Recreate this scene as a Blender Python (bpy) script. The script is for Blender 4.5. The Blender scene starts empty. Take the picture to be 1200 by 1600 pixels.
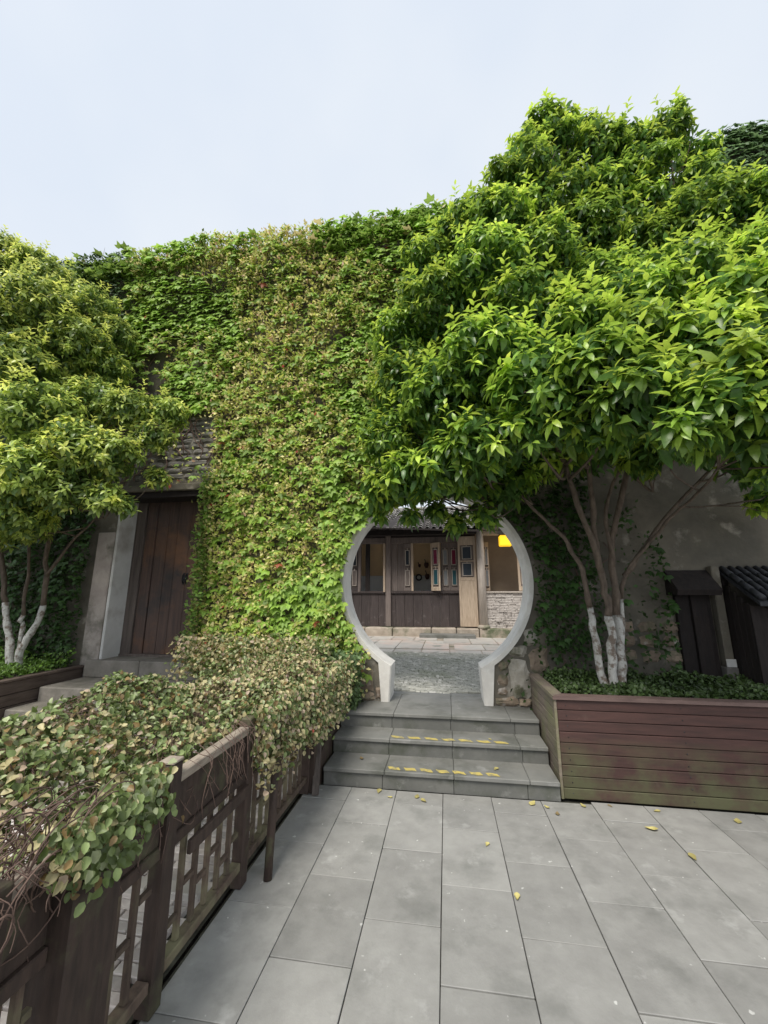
import bpy, math, random
import numpy as np
from mathutils import Vector, Matrix, noise
from mathutils.geometry import tessellate_polygon
random.seed(7)
RNG = np.random.default_rng(7)
R = math.radians
SC = bpy.context.scene

# ------------------------------------------------------------------ camera, sky, sun
CAM_H = 1.7
cd = bpy.data.cameras.new('camera')
cam = bpy.data.objects.new('camera', cd)
SC.collection.objects.link(cam)
cam.location = (0, 0, CAM_H)
cam.rotation_euler = (R(90 + 11.84), 0, R(8.7))
cd.sensor_fit = 'VERTICAL'
cd.sensor_height = 24
cd.lens = 24 * 620 / 1600
cd.clip_start = 0.05
cd.clip_end = 2000
SC.camera = cam
CAM = np.array([0, 0, CAM_H])

SUN_EL, SUN_AZ = 56, 200          # azimuth clockwise from +Y
w = bpy.data.worlds.new('World')
SC.world = w
w.use_nodes = True
nt = w.node_tree
nt.nodes.clear()
out = nt.nodes.new('ShaderNodeOutputWorld')
bg = nt.nodes.new('ShaderNodeBackground')
sky = nt.nodes.new('ShaderNodeTexSky')
sky.sky_type = 'NISHITA'
sky.sun_disc = False
sky.sun_elevation = R(SUN_EL)
sky.sun_rotation = R(SUN_AZ)
sky.air_density = 1.0
sky.dust_density = 3.0
mixn = nt.nodes.new('ShaderNodeMix')
mixn.data_type = 'RGBA'
mixn.inputs[0].default_value = 0.93
tc = nt.nodes.new('ShaderNodeTexCoord')
cn = nt.nodes.new('ShaderNodeTexNoise')
cn.inputs['Scale'].default_value = 1.6
cn.inputs['Detail'].default_value = 4
cr = nt.nodes.new('ShaderNodeValToRGB')
cr.color_ramp.elements[0].position = 0.36
cr.color_ramp.elements[0].color = (3.4, 3.7, 4.12, 1)
cr.color_ramp.elements[1].position = 0.66
cr.color_ramp.elements[1].color = (3.92, 4.1, 4.28, 1)
nt.links.new(tc.outputs['Generated'], cn.inputs['Vector'])
nt.links.new(cn.outputs['Fac'], cr.inputs['Fac'])
nt.links.new(sky.outputs[0], mixn.inputs[6])
nt.links.new(cr.outputs[0], mixn.inputs[7])
nt.links.new(mixn.outputs[2], bg.inputs[0])
bg.inputs[1].default_value = 0.1
nt.links.new(bg.outputs[0], out.inputs[0])

sl = bpy.data.lights.new('sun', 'SUN')
sl.energy = 1.5
sl.angle = R(25)
sl.color = (1.0, 0.94, 0.85)
so = bpy.data.objects.new('sun', sl)
SC.collection.objects.link(so)
az, el = R(SUN_AZ), R(SUN_EL)
d = Vector((math.sin(az) * math.cos(el), math.cos(az) * math.cos(el), math.sin(el)))
so.rotation_euler = d.to_track_quat('Z', 'Y').to_euler()
SC.view_settings.view_transform = 'Standard'
SC.view_settings.look = 'None'
SC.view_settings.exposure = 1.22
SC.view_settings.gamma = 1.0
SC.render.engine = 'CYCLES'
SC.cycles.max_bounces = 8
SC.cycles.transparent_max_bounces = 8

# ------------------------------------------------------------------ helpers
WP = {}

def link(o, parent=None, wloc=(0, 0, 0)):
    SC.collection.objects.link(o)
    WP[o.name] = Vector(wloc)
    if parent is not None:
        o.parent = parent
        o.location = Vector(wloc) - WP[parent.name]
    else:
        o.location = wloc
    return o

def tag(o, label=None, cat=None, group=None, kind=None):
    if label: o['label'] = label
    if cat: o['category'] = cat
    if group: o['group'] = group
    if kind: o['kind'] = kind
    return o

def thing(name, label, cat, loc=(0, 0, 0), group=None):
    o = bpy.data.objects.new(name, None)
    o.empty_display_size = 0.1
    link(o, None, loc)
    return tag(o, label, cat, group)

def mesh_obj(name, verts, faces, m, parent=None, smooth=False, origin=None):
    v = np.array(verts, float)
    if origin is None:
        origin = ((v.min(0) + v.max(0)) / 2)
    origin = np.array(origin, float)
    me = bpy.data.meshes.new(name)
    me.from_pydata((v - origin).tolist(), [], faces)
    me.materials.append(m)
    if smooth:
        me.polygons.foreach_set('use_smooth', [True] * len(me.polygons))
    me.update()
    return link(bpy.data.objects.new(name, me), parent, origin)

class MB:
    def __init__(s): s.v = []; s.f = []
    def add(s, v, f):
        n = len(s.v); s.v += [tuple(p) for p in v]; s.f += [tuple(i + n for i in q) for q in f]
    def box(s, c, size, b=0.0, rot=None):
        v, f = cbox(size, b)
        if rot is not None: v = [rot @ Vector(p) for p in v]
        s.add([(p[0] + c[0], p[1] + c[1], p[2] + c[2]) for p in v], f)
    def tube(s, pts, rad, n=8, cap=True):
        v, f = tube(pts, rad, n, cap); s.add(v, f)
    def obj(s, name, m, parent=None, smooth=False, origin=None):
        return mesh_obj(name, s.v, s.f, m, parent, smooth, origin)

def cbox(size, b=0.0):
    hx, hy, hz = size[0] / 2, size[1] / 2, size[2] / 2
    if b <= 0:
        v = [(x * hx, y * hy, z * hz) for z in (-1, 1) for y in (-1, 1) for x in (-1, 1)]
        return v, [(0, 2, 3, 1), (4, 5, 7, 6), (0, 1, 5, 4), (2, 6, 7, 3), (0, 4, 6, 2), (1, 3, 7, 5)]
    b = min(b, hx * .9, hy * .9, hz * .9)
    v = []; idx = {}
    for sx in (-1, 1):
        for sy in (-1, 1):
            for sz in (-1, 1):
                idx[(sx, sy, sz)] = len(v)
                v.append((sx * hx, sy * (hy - b), sz * (hz - b)))
                v.append((sx * (hx - b), sy * hy, sz * (hz - b)))
                v.append((sx * (hx - b), sy * (hy - b), sz * hz))
    f = []
    I = lambda a, b_, c, k: idx[(a, b_, c)] + k
    for s in (-1, 1):
        q = [I(s, -1, -1, 0), I(s, 1, -1, 0), I(s, 1, 1, 0), I(s, -1, 1, 0)]
        f.append(q if s > 0 else q[::-1])
        q = [I(-1, s, -1, 1), I(-1, s, 1, 1), I(1, s, 1, 1), I(1, s, -1, 1)]
        f.append(q if s > 0 else q[::-1])
        q = [I(-1, -1, s, 2), I(1, -1, s, 2), I(1, 1, s, 2), I(-1, 1, s, 2)]
        f.append(q if s > 0 else q[::-1])
    for s in (-1, 1):
        for t in (-1, 1):
            q = [I(s, t, -1, 0), I(s, t, -1, 1), I(s, t, 1, 1), I(s, t, 1, 0)]
            f.append(q if s * t > 0 else q[::-1])
            q = [I(s, -1, t, 0), I(s, 1, t, 0), I(s, 1, t, 2), I(s, -1, t, 2)]
            f.append(q if s * t > 0 else q[::-1])
            q = [I(-1, s, t, 1), I(-1, s, t, 2), I(1, s, t, 2), I(1, s, t, 1)]
            f.append(q if s * t > 0 else q[::-1])
    for (sx, sy, sz), i in idx.items():
        q = [i, i + 1, i + 2]
        f.append(q if sx * sy * sz > 0 else q[::-1])
    return v, f

def box(name, c, size, m, parent=None, b=0.004, rot=None):
    v, f = cbox(size, b)
    me = bpy.data.meshes.new(name)
    me.from_pydata([tuple(p) for p in v], [], [tuple(q) for q in f])
    me.materials.append(m)
    o = bpy.data.objects.new(name, me)
    if rot is not None: o.rotation_euler = rot
    return link(o, parent, c)

def bbox(name, lo, hi, m, parent=None, b=0.004):
    return box(name, [(a + c) / 2 for a, c in zip(lo, hi)], [abs(c - a) for a, c in zip(lo, hi)], m, parent, b)

def tube(pts, rad, n=8, cap=True):
    pts = [Vector(p) for p in pts]
    if not hasattr(rad, '__len__'): rad = [rad] * len(pts)
    v = []; f = []
    prev = None
    for i, p in enumerate(pts):
        t = (pts[min(i + 1, len(pts) - 1)] - pts[max(i - 1, 0)]).normalized()
        if prev is None:
            a = t.orthogonal().normalized()
        else:
            a = (prev - t * prev.dot(t)).normalized()
        prev = a
        bb = t.cross(a)
        for k in range(n):
            an = 2 * math.pi * k / n
            v.append(tuple(p + (a * math.cos(an) + bb * math.sin(an)) * rad[i]))
    for i in range(len(pts) - 1):
        for k in range(n):
            f.append((i * n + k, i * n + (k + 1) % n, (i + 1) * n + (k + 1) % n, (i + 1) * n + k))
    if cap:
        f.append(tuple(range(n))[::-1]); f.append(tuple((len(pts) - 1) * n + k for k in range(n)))
    return v, f

def smooth_path(pts, k=4):
    """Catmull-Rom"""
    P = [Vector(p) for p in pts]
    if len(P) < 3: return P
    o = []
    for i in range(len(P) - 1):
        a, b_, c, d_ = P[max(i - 1, 0)], P[i], P[i + 1], P[min(i + 2, len(P) - 1)]
        for j in range(k):
            t = j / k
            o.append(0.5 * ((2 * b_) + (c - a) * t + (2 * a - 5 * b_ + 4 * c - d_) * t * t + (-a + 3 * b_ - 3 * c + d_) * t ** 3))
    o.append(P[-1])
    return o

# ------------------------------------------------------------------ materials
def mat(name, c1, c2=None, rough=0.7, nscale=4, detail=6, bump=0.3, bscale=None, bdist=0.01, stretch=(1, 1, 1),
        rnd=0.0, stain=None, stscale=1.5, stpos=(0.5, 0.7), stain2=None, st2scale=3, st2pos=(.55, .7), spec=0.4, zmask=None, emit=None, speck=None):
    m = bpy.data.materials.new(name)
    m.use_nodes = True
    t = m.node_tree; N = t.nodes; L = t.links
    bs = N['Principled BSDF']
    geo = N.new('ShaderNodeNewGeometry')
    mp = N.new('ShaderNodeMapping'); mp.inputs['Scale'].default_value = stretch
    oi = N.new('ShaderNodeObjectInfo')
    if rnd > 0:
        vm = N.new('ShaderNodeVectorMath'); vm.operation = 'ADD'
        cm = N.new('ShaderNodeMath'); cm.operation = 'MULTIPLY'; cm.inputs[1].default_value = 37.0
        L.new(oi.outputs['Random'], cm.inputs[0])
        L.new(geo.outputs['Position'], vm.inputs[0]); L.new(cm.outputs[0], vm.inputs[1])
        L.new(vm.outputs[0], mp.inputs['Vector'])
    else:
        L.new(geo.outputs['Position'], mp.inputs['Vector'])
    def noise_node(s, dt=detail, src=None):
        n = N.new('ShaderNodeTexNoise'); n.inputs['Scale'].default_value = s; n.inputs['Detail'].default_value = dt
        n.inputs['Roughness'].default_value = 0.62
        L.new(src or mp.outputs[0], n.inputs['Vector']); return n
    def mixc(fac, a, b):
        x = N.new('ShaderNodeMix'); x.data_type = 'RGBA'
        if hasattr(fac, 'links'): L.new(fac, x.inputs[0])
        else: x.inputs[0].default_value = fac
        for s, val in ((6, a), (7, b)):
            if hasattr(val, 'links'): L.new(val, x.inputs[s])
            else: x.inputs[s].default_value = (*val, 1)
        return x.outputs[2]
    def ramp(src, a, b):
        r = N.new('ShaderNodeMapRange'); r.inputs[1].default_value = a; r.inputs[2].default_value = b
        L.new(src, r.inputs[0]); return r.outputs[0]
    c2 = c2 or tuple(x * 0.6 for x in c1)
    n1 = noise_node(nscale)
    col = mixc(ramp(n1.outputs['Fac'], 0.32, 0.68), c2, c1)
    gpos = geo.outputs['Position']
    if stain:
        n2 = noise_node(stscale, 5, gpos)
        f = ramp(n2.outputs['Fac'], *stpos)
        if zmask:
            sx = N.new('ShaderNodeSeparateXYZ'); L.new(gpos, sx.inputs[0])
            z = ramp(sx.outputs[2], zmask[0], zmask[1])
            mm = N.new('ShaderNodeMath'); mm.operation = 'MULTIPLY'
            L.new(f, mm.inputs[0]); L.new(z, mm.inputs[1]); f = mm.outputs[0]
        col = mixc(f, col, stain)
    if stain2:
        n3 = noise_node(st2scale, 6, gpos)
        col = mixc(ramp(n3.outputs['Fac'], *st2pos), col, stain2)
    if speck:
        n4 = noise_node(speck[0], 2, gpos)
        col = mixc(ramp(n4.outputs['Fac'], speck[1], speck[1] + .03), col, speck[2])
    if rnd > 0:
        hs = N.new('ShaderNodeHueSaturation')
        mr = N.new('ShaderNodeMapRange'); mr.inputs[3].default_value = 1 - rnd; mr.inputs[4].default_value = 1 + rnd
        L.new(oi.outputs['Random'], mr.inputs[0]); L.new(mr.outputs[0], hs.inputs['Value']); L.new(col, hs.inputs['Color'])
        col = hs.outputs[0]
    L.new(col, bs.inputs['Base Color'])
    nr = noise_node(nscale * 2.3)
    rr = N.new('ShaderNodeMapRange'); rr.inputs[3].default_value = max(0.05, rough - .15); rr.inputs[4].default_value = min(1, rough + .15)
    L.new(nr.outputs['Fac'], rr.inputs[0]); L.new(rr.outputs[0], bs.inputs['Roughness'])
    bs.inputs['Specular IOR Level'].default_value = spec
    if bump > 0:
        nb = noise_node(bscale or nscale * 6, 8)
        bp = N.new('ShaderNodeBump'); bp.inputs['Strength'].default_value = bump; bp.inputs['Distance'].default_value = bdist
        L.new(nb.outputs['Fac'], bp.inputs['Height']); L.new(bp.outputs[0], bs.inputs['Normal'])
    if emit:
        bs.inputs['Emission Color'].default_value = (*emit[0], 1); bs.inputs['Emission Strength'].default_value = emit[1]
    return m

def leaf_mat(name, rough=0.38, trans=0.3, spec=0.5, under=1.25):
    m = bpy.data.materials.new(name); m.use_nodes = True
    t = m.node_tree; N = t.nodes; L = t.links
    bs = N['Principled BSDF']; o = N['Material Output']
    at = N.new('ShaderNodeAttribute'); at.attribute_name = 'leaf_colour'
    oi = N.new('ShaderNodeObjectInfo')
    # single leaf objects carry their colour on the object, mass meshes carry it per leaf
    mx = N.new('ShaderNodeMix'); mx.data_type = 'RGBA'
    L.new(at.outputs['Alpha'], mx.inputs[0]); L.new(oi.outputs['Color'], mx.inputs[6]); L.new(at.outputs['Color'], mx.inputs[7])
    geo = N.new('ShaderNodeNewGeometry')
    nn = N.new('ShaderNodeTexNoise'); nn.inputs['Scale'].default_value = 55; nn.inputs['Detail'].default_value = 2
    L.new(geo.outputs['Position'], nn.inputs['Vector'])
    hv = N.new('ShaderNodeHueSaturation')
    mr = N.new('ShaderNodeMapRange'); mr.inputs[3].default_value = .75; mr.inputs[4].default_value = 1.25
    L.new(nn.outputs['Fac'], mr.inputs[0]); L.new(mr.outputs[0], hv.inputs['Value']); L.new(mx.outputs[2], hv.inputs['Color'])
    L.new(hv.outputs[0], bs.inputs['Base Color'])
    bs.inputs['Roughness'].default_value = rough
    bs.inputs['Specular IOR Level'].default_value = spec
    tr = N.new('ShaderNodeBsdfTranslucent')
    h2 = N.new('ShaderNodeHueSaturation'); h2.inputs['Value'].default_value = under; h2.inputs['Hue'].default_value = 0.485
    L.new(hv.outputs[0], h2.inputs['Color']); L.new(h2.outputs[0], tr.inputs['Color'])
    ms = N.new('ShaderNodeMixShader'); ms.inputs[0].default_value = trans
    L.new(bs.outputs[0], ms.inputs[1]); L.new(tr.outputs[0], ms.inputs[2]); L.new(ms.outputs[0], o.inputs[0])
    return m

M = {}
M['paving'] = mat('grey_paving_stone', (.33, .328, .312), (.265, .262, .25), rough=.62, nscale=7, bump=.4, bscale=70, bdist=.004, rnd=.13,
                  stain=(.20, .202, .19), stscale=2.6, stpos=(.52, .72), stain2=(.44, .44, .425), st2scale=4.5, st2pos=(.6, .78), speck=(17, .71, (.58, .58, .56)))
M['joint'] = mat('paving_joint', (.075, .072, .055), (.03, .03, .025), rough=.95, nscale=14, stain=(.14, .14, .11), stscale=3, stpos=(.52, .66))
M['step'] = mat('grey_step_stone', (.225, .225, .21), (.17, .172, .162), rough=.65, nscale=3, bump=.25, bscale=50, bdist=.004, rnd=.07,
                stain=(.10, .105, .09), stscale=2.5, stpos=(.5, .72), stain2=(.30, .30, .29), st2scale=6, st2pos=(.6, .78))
M['riser'] = mat('shaded_riser_stone', (.165, .165, .152), (.115, .117, .108), rough=.7, nscale=3, bump=.3, bscale=50, bdist=.004, rnd=.08,
                 stain=(.075, .082, .062), stscale=3, stpos=(.5, .7), stain2=(.24, .24, .225), st2scale=7, st2pos=(.6, .75))  # step stone darkened so the risers' shade sits in the colour
M['brick'] = mat('worn_path_brick', (.74, .70, .67), (.58, .52, .50), rough=.85, nscale=12, bump=.5, bdist=.006, rnd=.3, stain=(.4, .4, .4), stscale=2, stpos=(.5, .7))
M['earth'] = mat('earth', (.05, .04, .03), (.025, .02, .015), rough=1, nscale=14, bump=.8, bdist=.03)
M['plaster'] = mat('weathered_plaster', (.185, .165, .13), (.11, .10, .08), rough=.9, nscale=2.5, bump=.5, bscale=14, bdist=.02,
                   stain=(.09, .085, .07), stscale=1.1, stpos=(.45, .68), stain2=(.38, .35, .30), st2scale=3.4, st2pos=(.58, .75))
M['frame'] = mat('moon_gate_render', (.78, .76, .71), (.62, .60, .56), rough=.8, nscale=5, bump=.4, bscale=30, bdist=.006, rnd=.06,
                 stain=(.42, .41, .35), stscale=2.2, stpos=(.58, .82), stain2=(.78, .77, .74), st2scale=7, st2pos=(.55, .7))
M['whitewash'] = mat('door_reveal_whitewash', (.74, .74, .73), (.58, .58, .56), rough=.85, nscale=2.4, bump=.3, stain=(.33, .29, .26), stscale=1.6, stpos=(.5, .75))
M['pinkplaster'] = mat('stained_plaster', (.48, .43, .39), (.30, .26, .24), rough=.9, nscale=3.5, bump=.4, stain=(.12, .12, .09), stscale=3, stpos=(.5, .7))
M['rubble'] = mat('buff_rubble', (.34, .27, .20), (.22, .17, .13), rough=.9, nscale=6, bump=.8, bscale=22, bdist=.02, rnd=.2, stain=(.14, .14, .09), stscale=5, stpos=(.5, .65), stain2=(.5, .46, .42), st2scale=6, st2pos=(.6, .72))
M['paleroc'] = mat('pale_lime_rubble', (.46, .43, .38), (.27, .25, .2), rough=.9, nscale=8, bump=.8, bscale=24, bdist=.02, stain=(.15, .15, .1), stscale=6, stpos=(.5, .62))
M['wallbrick'] = mat('old_grey_brick', (.27, .255, .235), (.17, .16, .15), rough=.9, nscale=6, bump=.6, bdist=.01, rnd=.2, stain=(.1, .1, .08), stscale=3, stpos=(.48, .65))
M['door'] = mat('old_brown_door_board', (.115, .075, .062), (.065, .046, .040), rough=.72, nscale=2.2, stretch=(14, 14, .7), bump=.4, bscale=5, bdist=.006, rnd=.18,
                stain=(.20, .10, .055), stscale=1.1, stpos=(.52, .7), stain2=(.05, .045, .045), st2scale=1.6, st2pos=(.55, .7))
M['greywood'] = mat('grey_old_wood', (.15, .125, .11), (.075, .06, .055), rough=.8, nscale=2.2, stretch=(12, 12, .8), bump=.4, bscale=5, bdist=.006, rnd=.15)
M['fence'] = mat('dark_brown_fence_timber', (.078, .052, .041), (.04, .028, .023), rough=.72, nscale=5, stretch=(6, 6, 1.2), bump=.35, bscale=10, bdist=.004, rnd=.14,
                 stain=(.10, .10, .055), stscale=5, stpos=(.54, .7))
M['slat'] = mat('mossy_fence_slat', (.14, .10, .075), (.07, .05, .04), rough=.8, nscale=5, stretch=(6, 6, 1.2), bump=.35, bscale=10, bdist=.004, rnd=.2,
                stain=(.20, .185, .11), stscale=4, stpos=(.46, .66))
M['railtop'] = mat('bleached_fence_rail', (.42, .36, .29), (.22, .18, .15), rough=.85, nscale=5, stretch=(6, 1.2, 6), bump=.4, bscale=10, bdist=.004)
M['plank'] = mat('red_brown_planter_board', (.085, .043, .037), (.052, .029, .026), rough=.62, nscale=3, stretch=(1, 5, 9), bump=.3, bscale=12, bdist=.004, rnd=.12,
                 stain=(.095, .095, .05), stscale=3.2, stpos=(.38, .62), zmask=(.50, .26), stain2=(.13, .095, .075), st2scale=4, st2pos=(.64, .8), spec=.35)
M['plankside'] = mat('weathered_planter_side_board', (.24, .20, .16), (.13, .10, .085), rough=.75, nscale=3, stretch=(5, 1, 9), bump=.4, bscale=12, bdist=.004, rnd=.14,
                     stain=(.17, .17, .09), stscale=3, stpos=(.45, .65))
M['cap'] = mat('planter_cap_board', (.19, .13, .115), (.11, .072, .065), rough=.7, nscale=4, stretch=(1, 4, 4), bump=.35, bscale=12, bdist=.004)
M['leftplank'] = mat('left_planter_board', (.17, .13, .11), (.09, .065, .055), rough=.75, nscale=4, stretch=(4, 1, 8), bump=.35, bscale=12, bdist=.004, rnd=.15)
M['doorstep'] = mat('old_granite_step', (.30, .275, .245), (.19, .175, .15), rough=.85, nscale=5, bump=.6, bscale=30, bdist=.01, rnd=.12, stain=(.13, .125, .10), stscale=2.5, stpos=(.5, .7))
M['darkwood'] = mat('near_black_timber', (.026, .019, .017), (.013, .010, .010), rough=.8, nscale=4, stretch=(6, 6, 1), bump=.3, rnd=.2)
M['darktile'] = mat('dark_lean_to_tile', (.045, .047, .055), (.025, .026, .03), rough=.6, nscale=8, bump=.4, rnd=.2)
M['tape'] = mat('yellow_tape', (.62, .50, .13), (.45, .37, .12), rough=.7, nscale=22, bump=.2, stain=(.25, .23, .15), stscale=18, stpos=(.5, .65))
M['blacktape'] = mat('black_tape', (.10, .10, .10), (.07, .07, .07), rough=.7, nscale=22)
M['bark'] = mat('brown_bark', (.20, .155, .12), (.09, .07, .055), rough=.9, nscale=9, stretch=(3, 3, 1), bump=.9, bscale=26, bdist=.015)
M['limewash'] = mat('trunk_limewash', (.64, .64, .61), (.42, .41, .38), rough=.9, nscale=9, stretch=(3, 3, 1), bump=.9, bscale=26, bdist=.012, stain=(.20, .16, .13), stscale=15, stpos=(.48, .60))
M['vine'] = mat('dry_vine_stem', (.21, .14, .11), (.10, .065, .055), rough=.85, nscale=12, bump=.4)
M['fallen'] = mat('fallen_yellow_leaf', (.56, .50, .20), (.34, .29, .10), rough=.6, nscale=20, bump=.2, rnd=.2)
M['fallenbrown'] = mat('fallen_brown_leaf', (.28, .21, .10), (.16, .12, .06), rough=.7, nscale=20, bump=.2)
M['cobble'] = mat('cobble', (.56, .55, .49), (.31, .31, .275), rough=.6, nscale=10, bump=.3, stain=(.33, .34, .27), stscale=1.5, stpos=(.5, .68), stain2=(.74, .72, .67), st2scale=9, st2pos=(.55, .66))
M['courtslab'] = mat('court_slab', (.56, .54, .50), (.44, .42, .39), rough=.7, nscale=3, bump=.3, rnd=.1, stain=(.56, .47, .42), stscale=1.2, stpos=(.5, .65), stain2=(.25, .27, .24), st2scale=2, st2pos=(.58, .7))
M['plinth'] = mat('mossy_plinth_stone', (.50, .44, .37), (.32, .27, .22), rough=.85, nscale=5, bump=.5, rnd=.15, stain=(.13, .15, .09), stscale=2, stpos=(.5, .65))
M['hdark'] = mat('house_dark_board', (.085, .068, .066), (.045, .036, .036), rough=.75, nscale=2.5, stretch=(16, 16, 1), bump=.3, rnd=.15, stain=(.24, .22, .22), stscale=7, stpos=(.58, .75), zmask=(1.7, .8))
M['hgrey'] = mat('house_grey_board', (.24, .20, .185), (.14, .115, .105), rough=.8, nscale=2.5, stretch=(16, 16, 1), bump=.3, rnd=.1)
M['hpost'] = mat('house_pale_post', (.62, .56, .50), (.42, .37, .33), rough=.8, nscale=3, stretch=(12, 12, 1), bump=.3, rnd=.08)
M['hlight'] = mat('house_bleached_joinery', (.60, .49, .38), (.40, .31, .23), rough=.75, nscale=4, stretch=(9, 9, 1), bump=.3, rnd=.1)
M['roof'] = mat('grey_roof_tile', (.36, .35, .335), (.17, .165, .16), rough=.85, nscale=9, bump=.4, rnd=.3, stain=(.40, .385, .37), stscale=6, stpos=(.52, .68))
M['thin'] = mat('thin_white_brick', (.72, .68, .64), (.44, .40, .38), rough=.85, nscale=10, stretch=(1, 1, 3), bump=.5, stain=(.18, .16, .15), stscale=8, stpos=(.55, .68))
M['roomtan'] = mat('tan_room_wall', (.72, .52, .30), (.62, .45, .27), rough=.9, nscale=2, bump=.1)
M['roomwhite'] = mat('pale_room_wall', (.82, .82, .80), (.72, .72, .71), rough=.9, nscale=2, bump=.1)
M['roombrown'] = mat('brown_room_wall', (.44, .35, .26), (.37, .29, .22), rough=.9, nscale=2, bump=.1)
M['iron'] = mat('black_iron', (.03, .03, .035), (.02, .02, .02), rough=.5, nscale=20)
M['hang'] = mat('dark_red_pot', (.10, .045, .035), (.05, .025, .02), rough=.6, nscale=20)
M['magenta'] = mat('magenta_glass', (.20, .015, .05), (.14, .01, .04), rough=.15, nscale=3, bump=0)
M['teal'] = mat('teal_glass', (.03, .11, .13), (.02, .08, .10), rough=.15, nscale=3, bump=0)
M['blueglass'] = mat('dark_blue_glass', (.05, .06, .08), (.03, .04, .05), rough=.12, nscale=3, bump=0)
M['greyglass'] = mat('pale_glass', (.28, .30, .31), (.2, .2, .22), rough=.15, nscale=3, bump=0)
M['lantern'] = mat('lit_yellow_lantern', (.85, .55, .02), (.8, .5, .02), rough=.6, nscale=3, bump=0, emit=((1.0, .55, .02), .45))
M['leaf_tree'] = leaf_mat('glossy_tree_leaf', rough=.33, trans=.42, spec=.5)
M['leaf_ivy'] = leaf_mat('creeper_leaf', rough=.45, trans=.36, spec=.35)
M['leaf_hedge'] = leaf_mat('jasmine_leaf', rough=.42, trans=.22, spec=.4)

# ------------------------------------------------------------------ leaves
def lance(wf=.17, droop=.28, fold=.06, hi=False):
    ts = [0, .18, .38, .6, .82, 1] if hi else [0, .3, .68, 1]
    W = lambda t: wf * (math.sin(math.pi * min(1, t ** .8)) ** .8 if 0 < t < 1 else 0)
    v = []; f = []
    z = lambda t: -droop * t * t
    v.append((0, 0, 0))
    for t in ts[1:-1]:
        wd = W(t)
        v += [(-wd, t, z(t) + fold * wd / wf), (0, t, z(t)), (wd, t, z(t) + fold * wd / wf)]
    v.append((0, 1, z(1)))
    n = len(ts) - 2
    f += [(0, 2, 1), (0, 3, 2)]
    for i in range(n - 1):
        a = 1 + 3 * i; b = a + 3
        f += [(a, a + 1, b + 1, b), (a + 1, a + 2, b + 2, b + 1)]
    a = 1 + 3 * (n - 1); e = len(v) - 1
    f += [(a, a + 1, e), (a + 1, a + 2, e)]
    return np.array(v, float), f

def lobed():
    o = [(0, 0), (-.30, -.08), (-.52, .18), (-.60, .52), (-.26, .46), (0, 1.0), (.26, .46), (.60, .52), (.52, .18), (.30, -.08)]
    v = [(0, .34, .05)] + [(x, y, -.22 * (abs(x) ** 1.5) - .16 * y * y) for x, y in o]
    n = len(o)
    return np.array(v, float), [(0, 1 + (i + 1) % n, 1 + i) for i in range(n)]

def oval(hi=False):
    o = [(0, 0), (-.30, .22), (-.36, .52), (-.2, .85), (0, 1.0), (.2, .85), (.36, .52), (.30, .22)]
    v = [(0, .5, -.05)] + [(x, y, .20 * abs(x) / .36 - .16 * y * y) for x, y in o]
    n = len(o)
    return np.array(v, float), [(0, 1 + (i + 1) % n, 1 + i) for i in range(n)]

def diamond():
    v = [(0, 0, 0), (-.3, .45, .07), (0, .45, -.02), (.3, .45, .07), (0, 1, -.06)]
    return np.array(v, float), [(0, 2, 1), (0, 3, 2), (1, 2, 4), (2, 3, 4)]

def frames(dirs, norms, scale):
    """rotation*scale matrices whose y is the leaf direction and z close to norms"""
    y = dirs / np.linalg.norm(dirs, axis=1, keepdims=True)
    z = norms - (norms * y).sum(1, keepdims=True) * y
    z /= np.linalg.norm(z, axis=1, keepdims=True) + 1e-9
    x = np.cross(y, z)
    return np.stack([x, y, z], axis=2) * scale[:, None, None]

def leaf_mass(name, tmpl, pos, mats, cols, m, parent, kind='stuff'):
    tv, tf = tmpl
    n, k = len(pos), len(tv)
    if n == 0: return None
    V = np.einsum('nij,kj->nki', mats, tv) + pos[:, None, :]
    base = np.array(WP[parent.name]) if parent is not None else np.zeros(3)
    V = (V - base).reshape(-1, 3)
    flat = np.array([i for q in tf for i in q]); sizes = np.array([len(q) for q in tf])
    loops = (flat[None, :] + (np.arange(n) * k)[:, None]).ravel()
    ls = np.tile(sizes, n); st = np.concatenate([[0], np.cumsum(ls)[:-1]])
    me = bpy.data.meshes.new(name)
    me.vertices.add(len(V)); me.vertices.foreach_set('co', V.ravel())
    me.loops.add(len(loops)); me.loops.foreach_set('vertex_index', loops.astype(np.int32))
    me.polygons.add(len(ls)); me.polygons.foreach_set('loop_start', st.astype(np.int32)); me.polygons.foreach_set('loop_total', ls.astype(np.int32))
    me.polygons.foreach_set('use_smooth', np.ones(len(ls), bool))
    at = me.attributes.new('leaf_colour', 'FLOAT_COLOR', 'POINT')
    C4 = np.ones((n, 4)); C4[:, :3] = cols
    at.data.foreach_set('color', np.repeat(C4, k, axis=0).ravel())
    me.materials.append(m)
    me.update(calc_edges=True)
    o = bpy.data.objects.new(name, me)
    link(o, parent, base)
    if kind: o['kind'] = kind
    return o

F_PX = 620 / 1600 * 1024
_rot = np.array(cam.rotation_euler.to_matrix())
def to_px(p):
    q = (p - CAM) @ _rot
    z = -q[:, 2]
    return 384 + F_PX * q[:, 0] / z, 512 - F_PX * q[:, 1] / z, z

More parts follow.
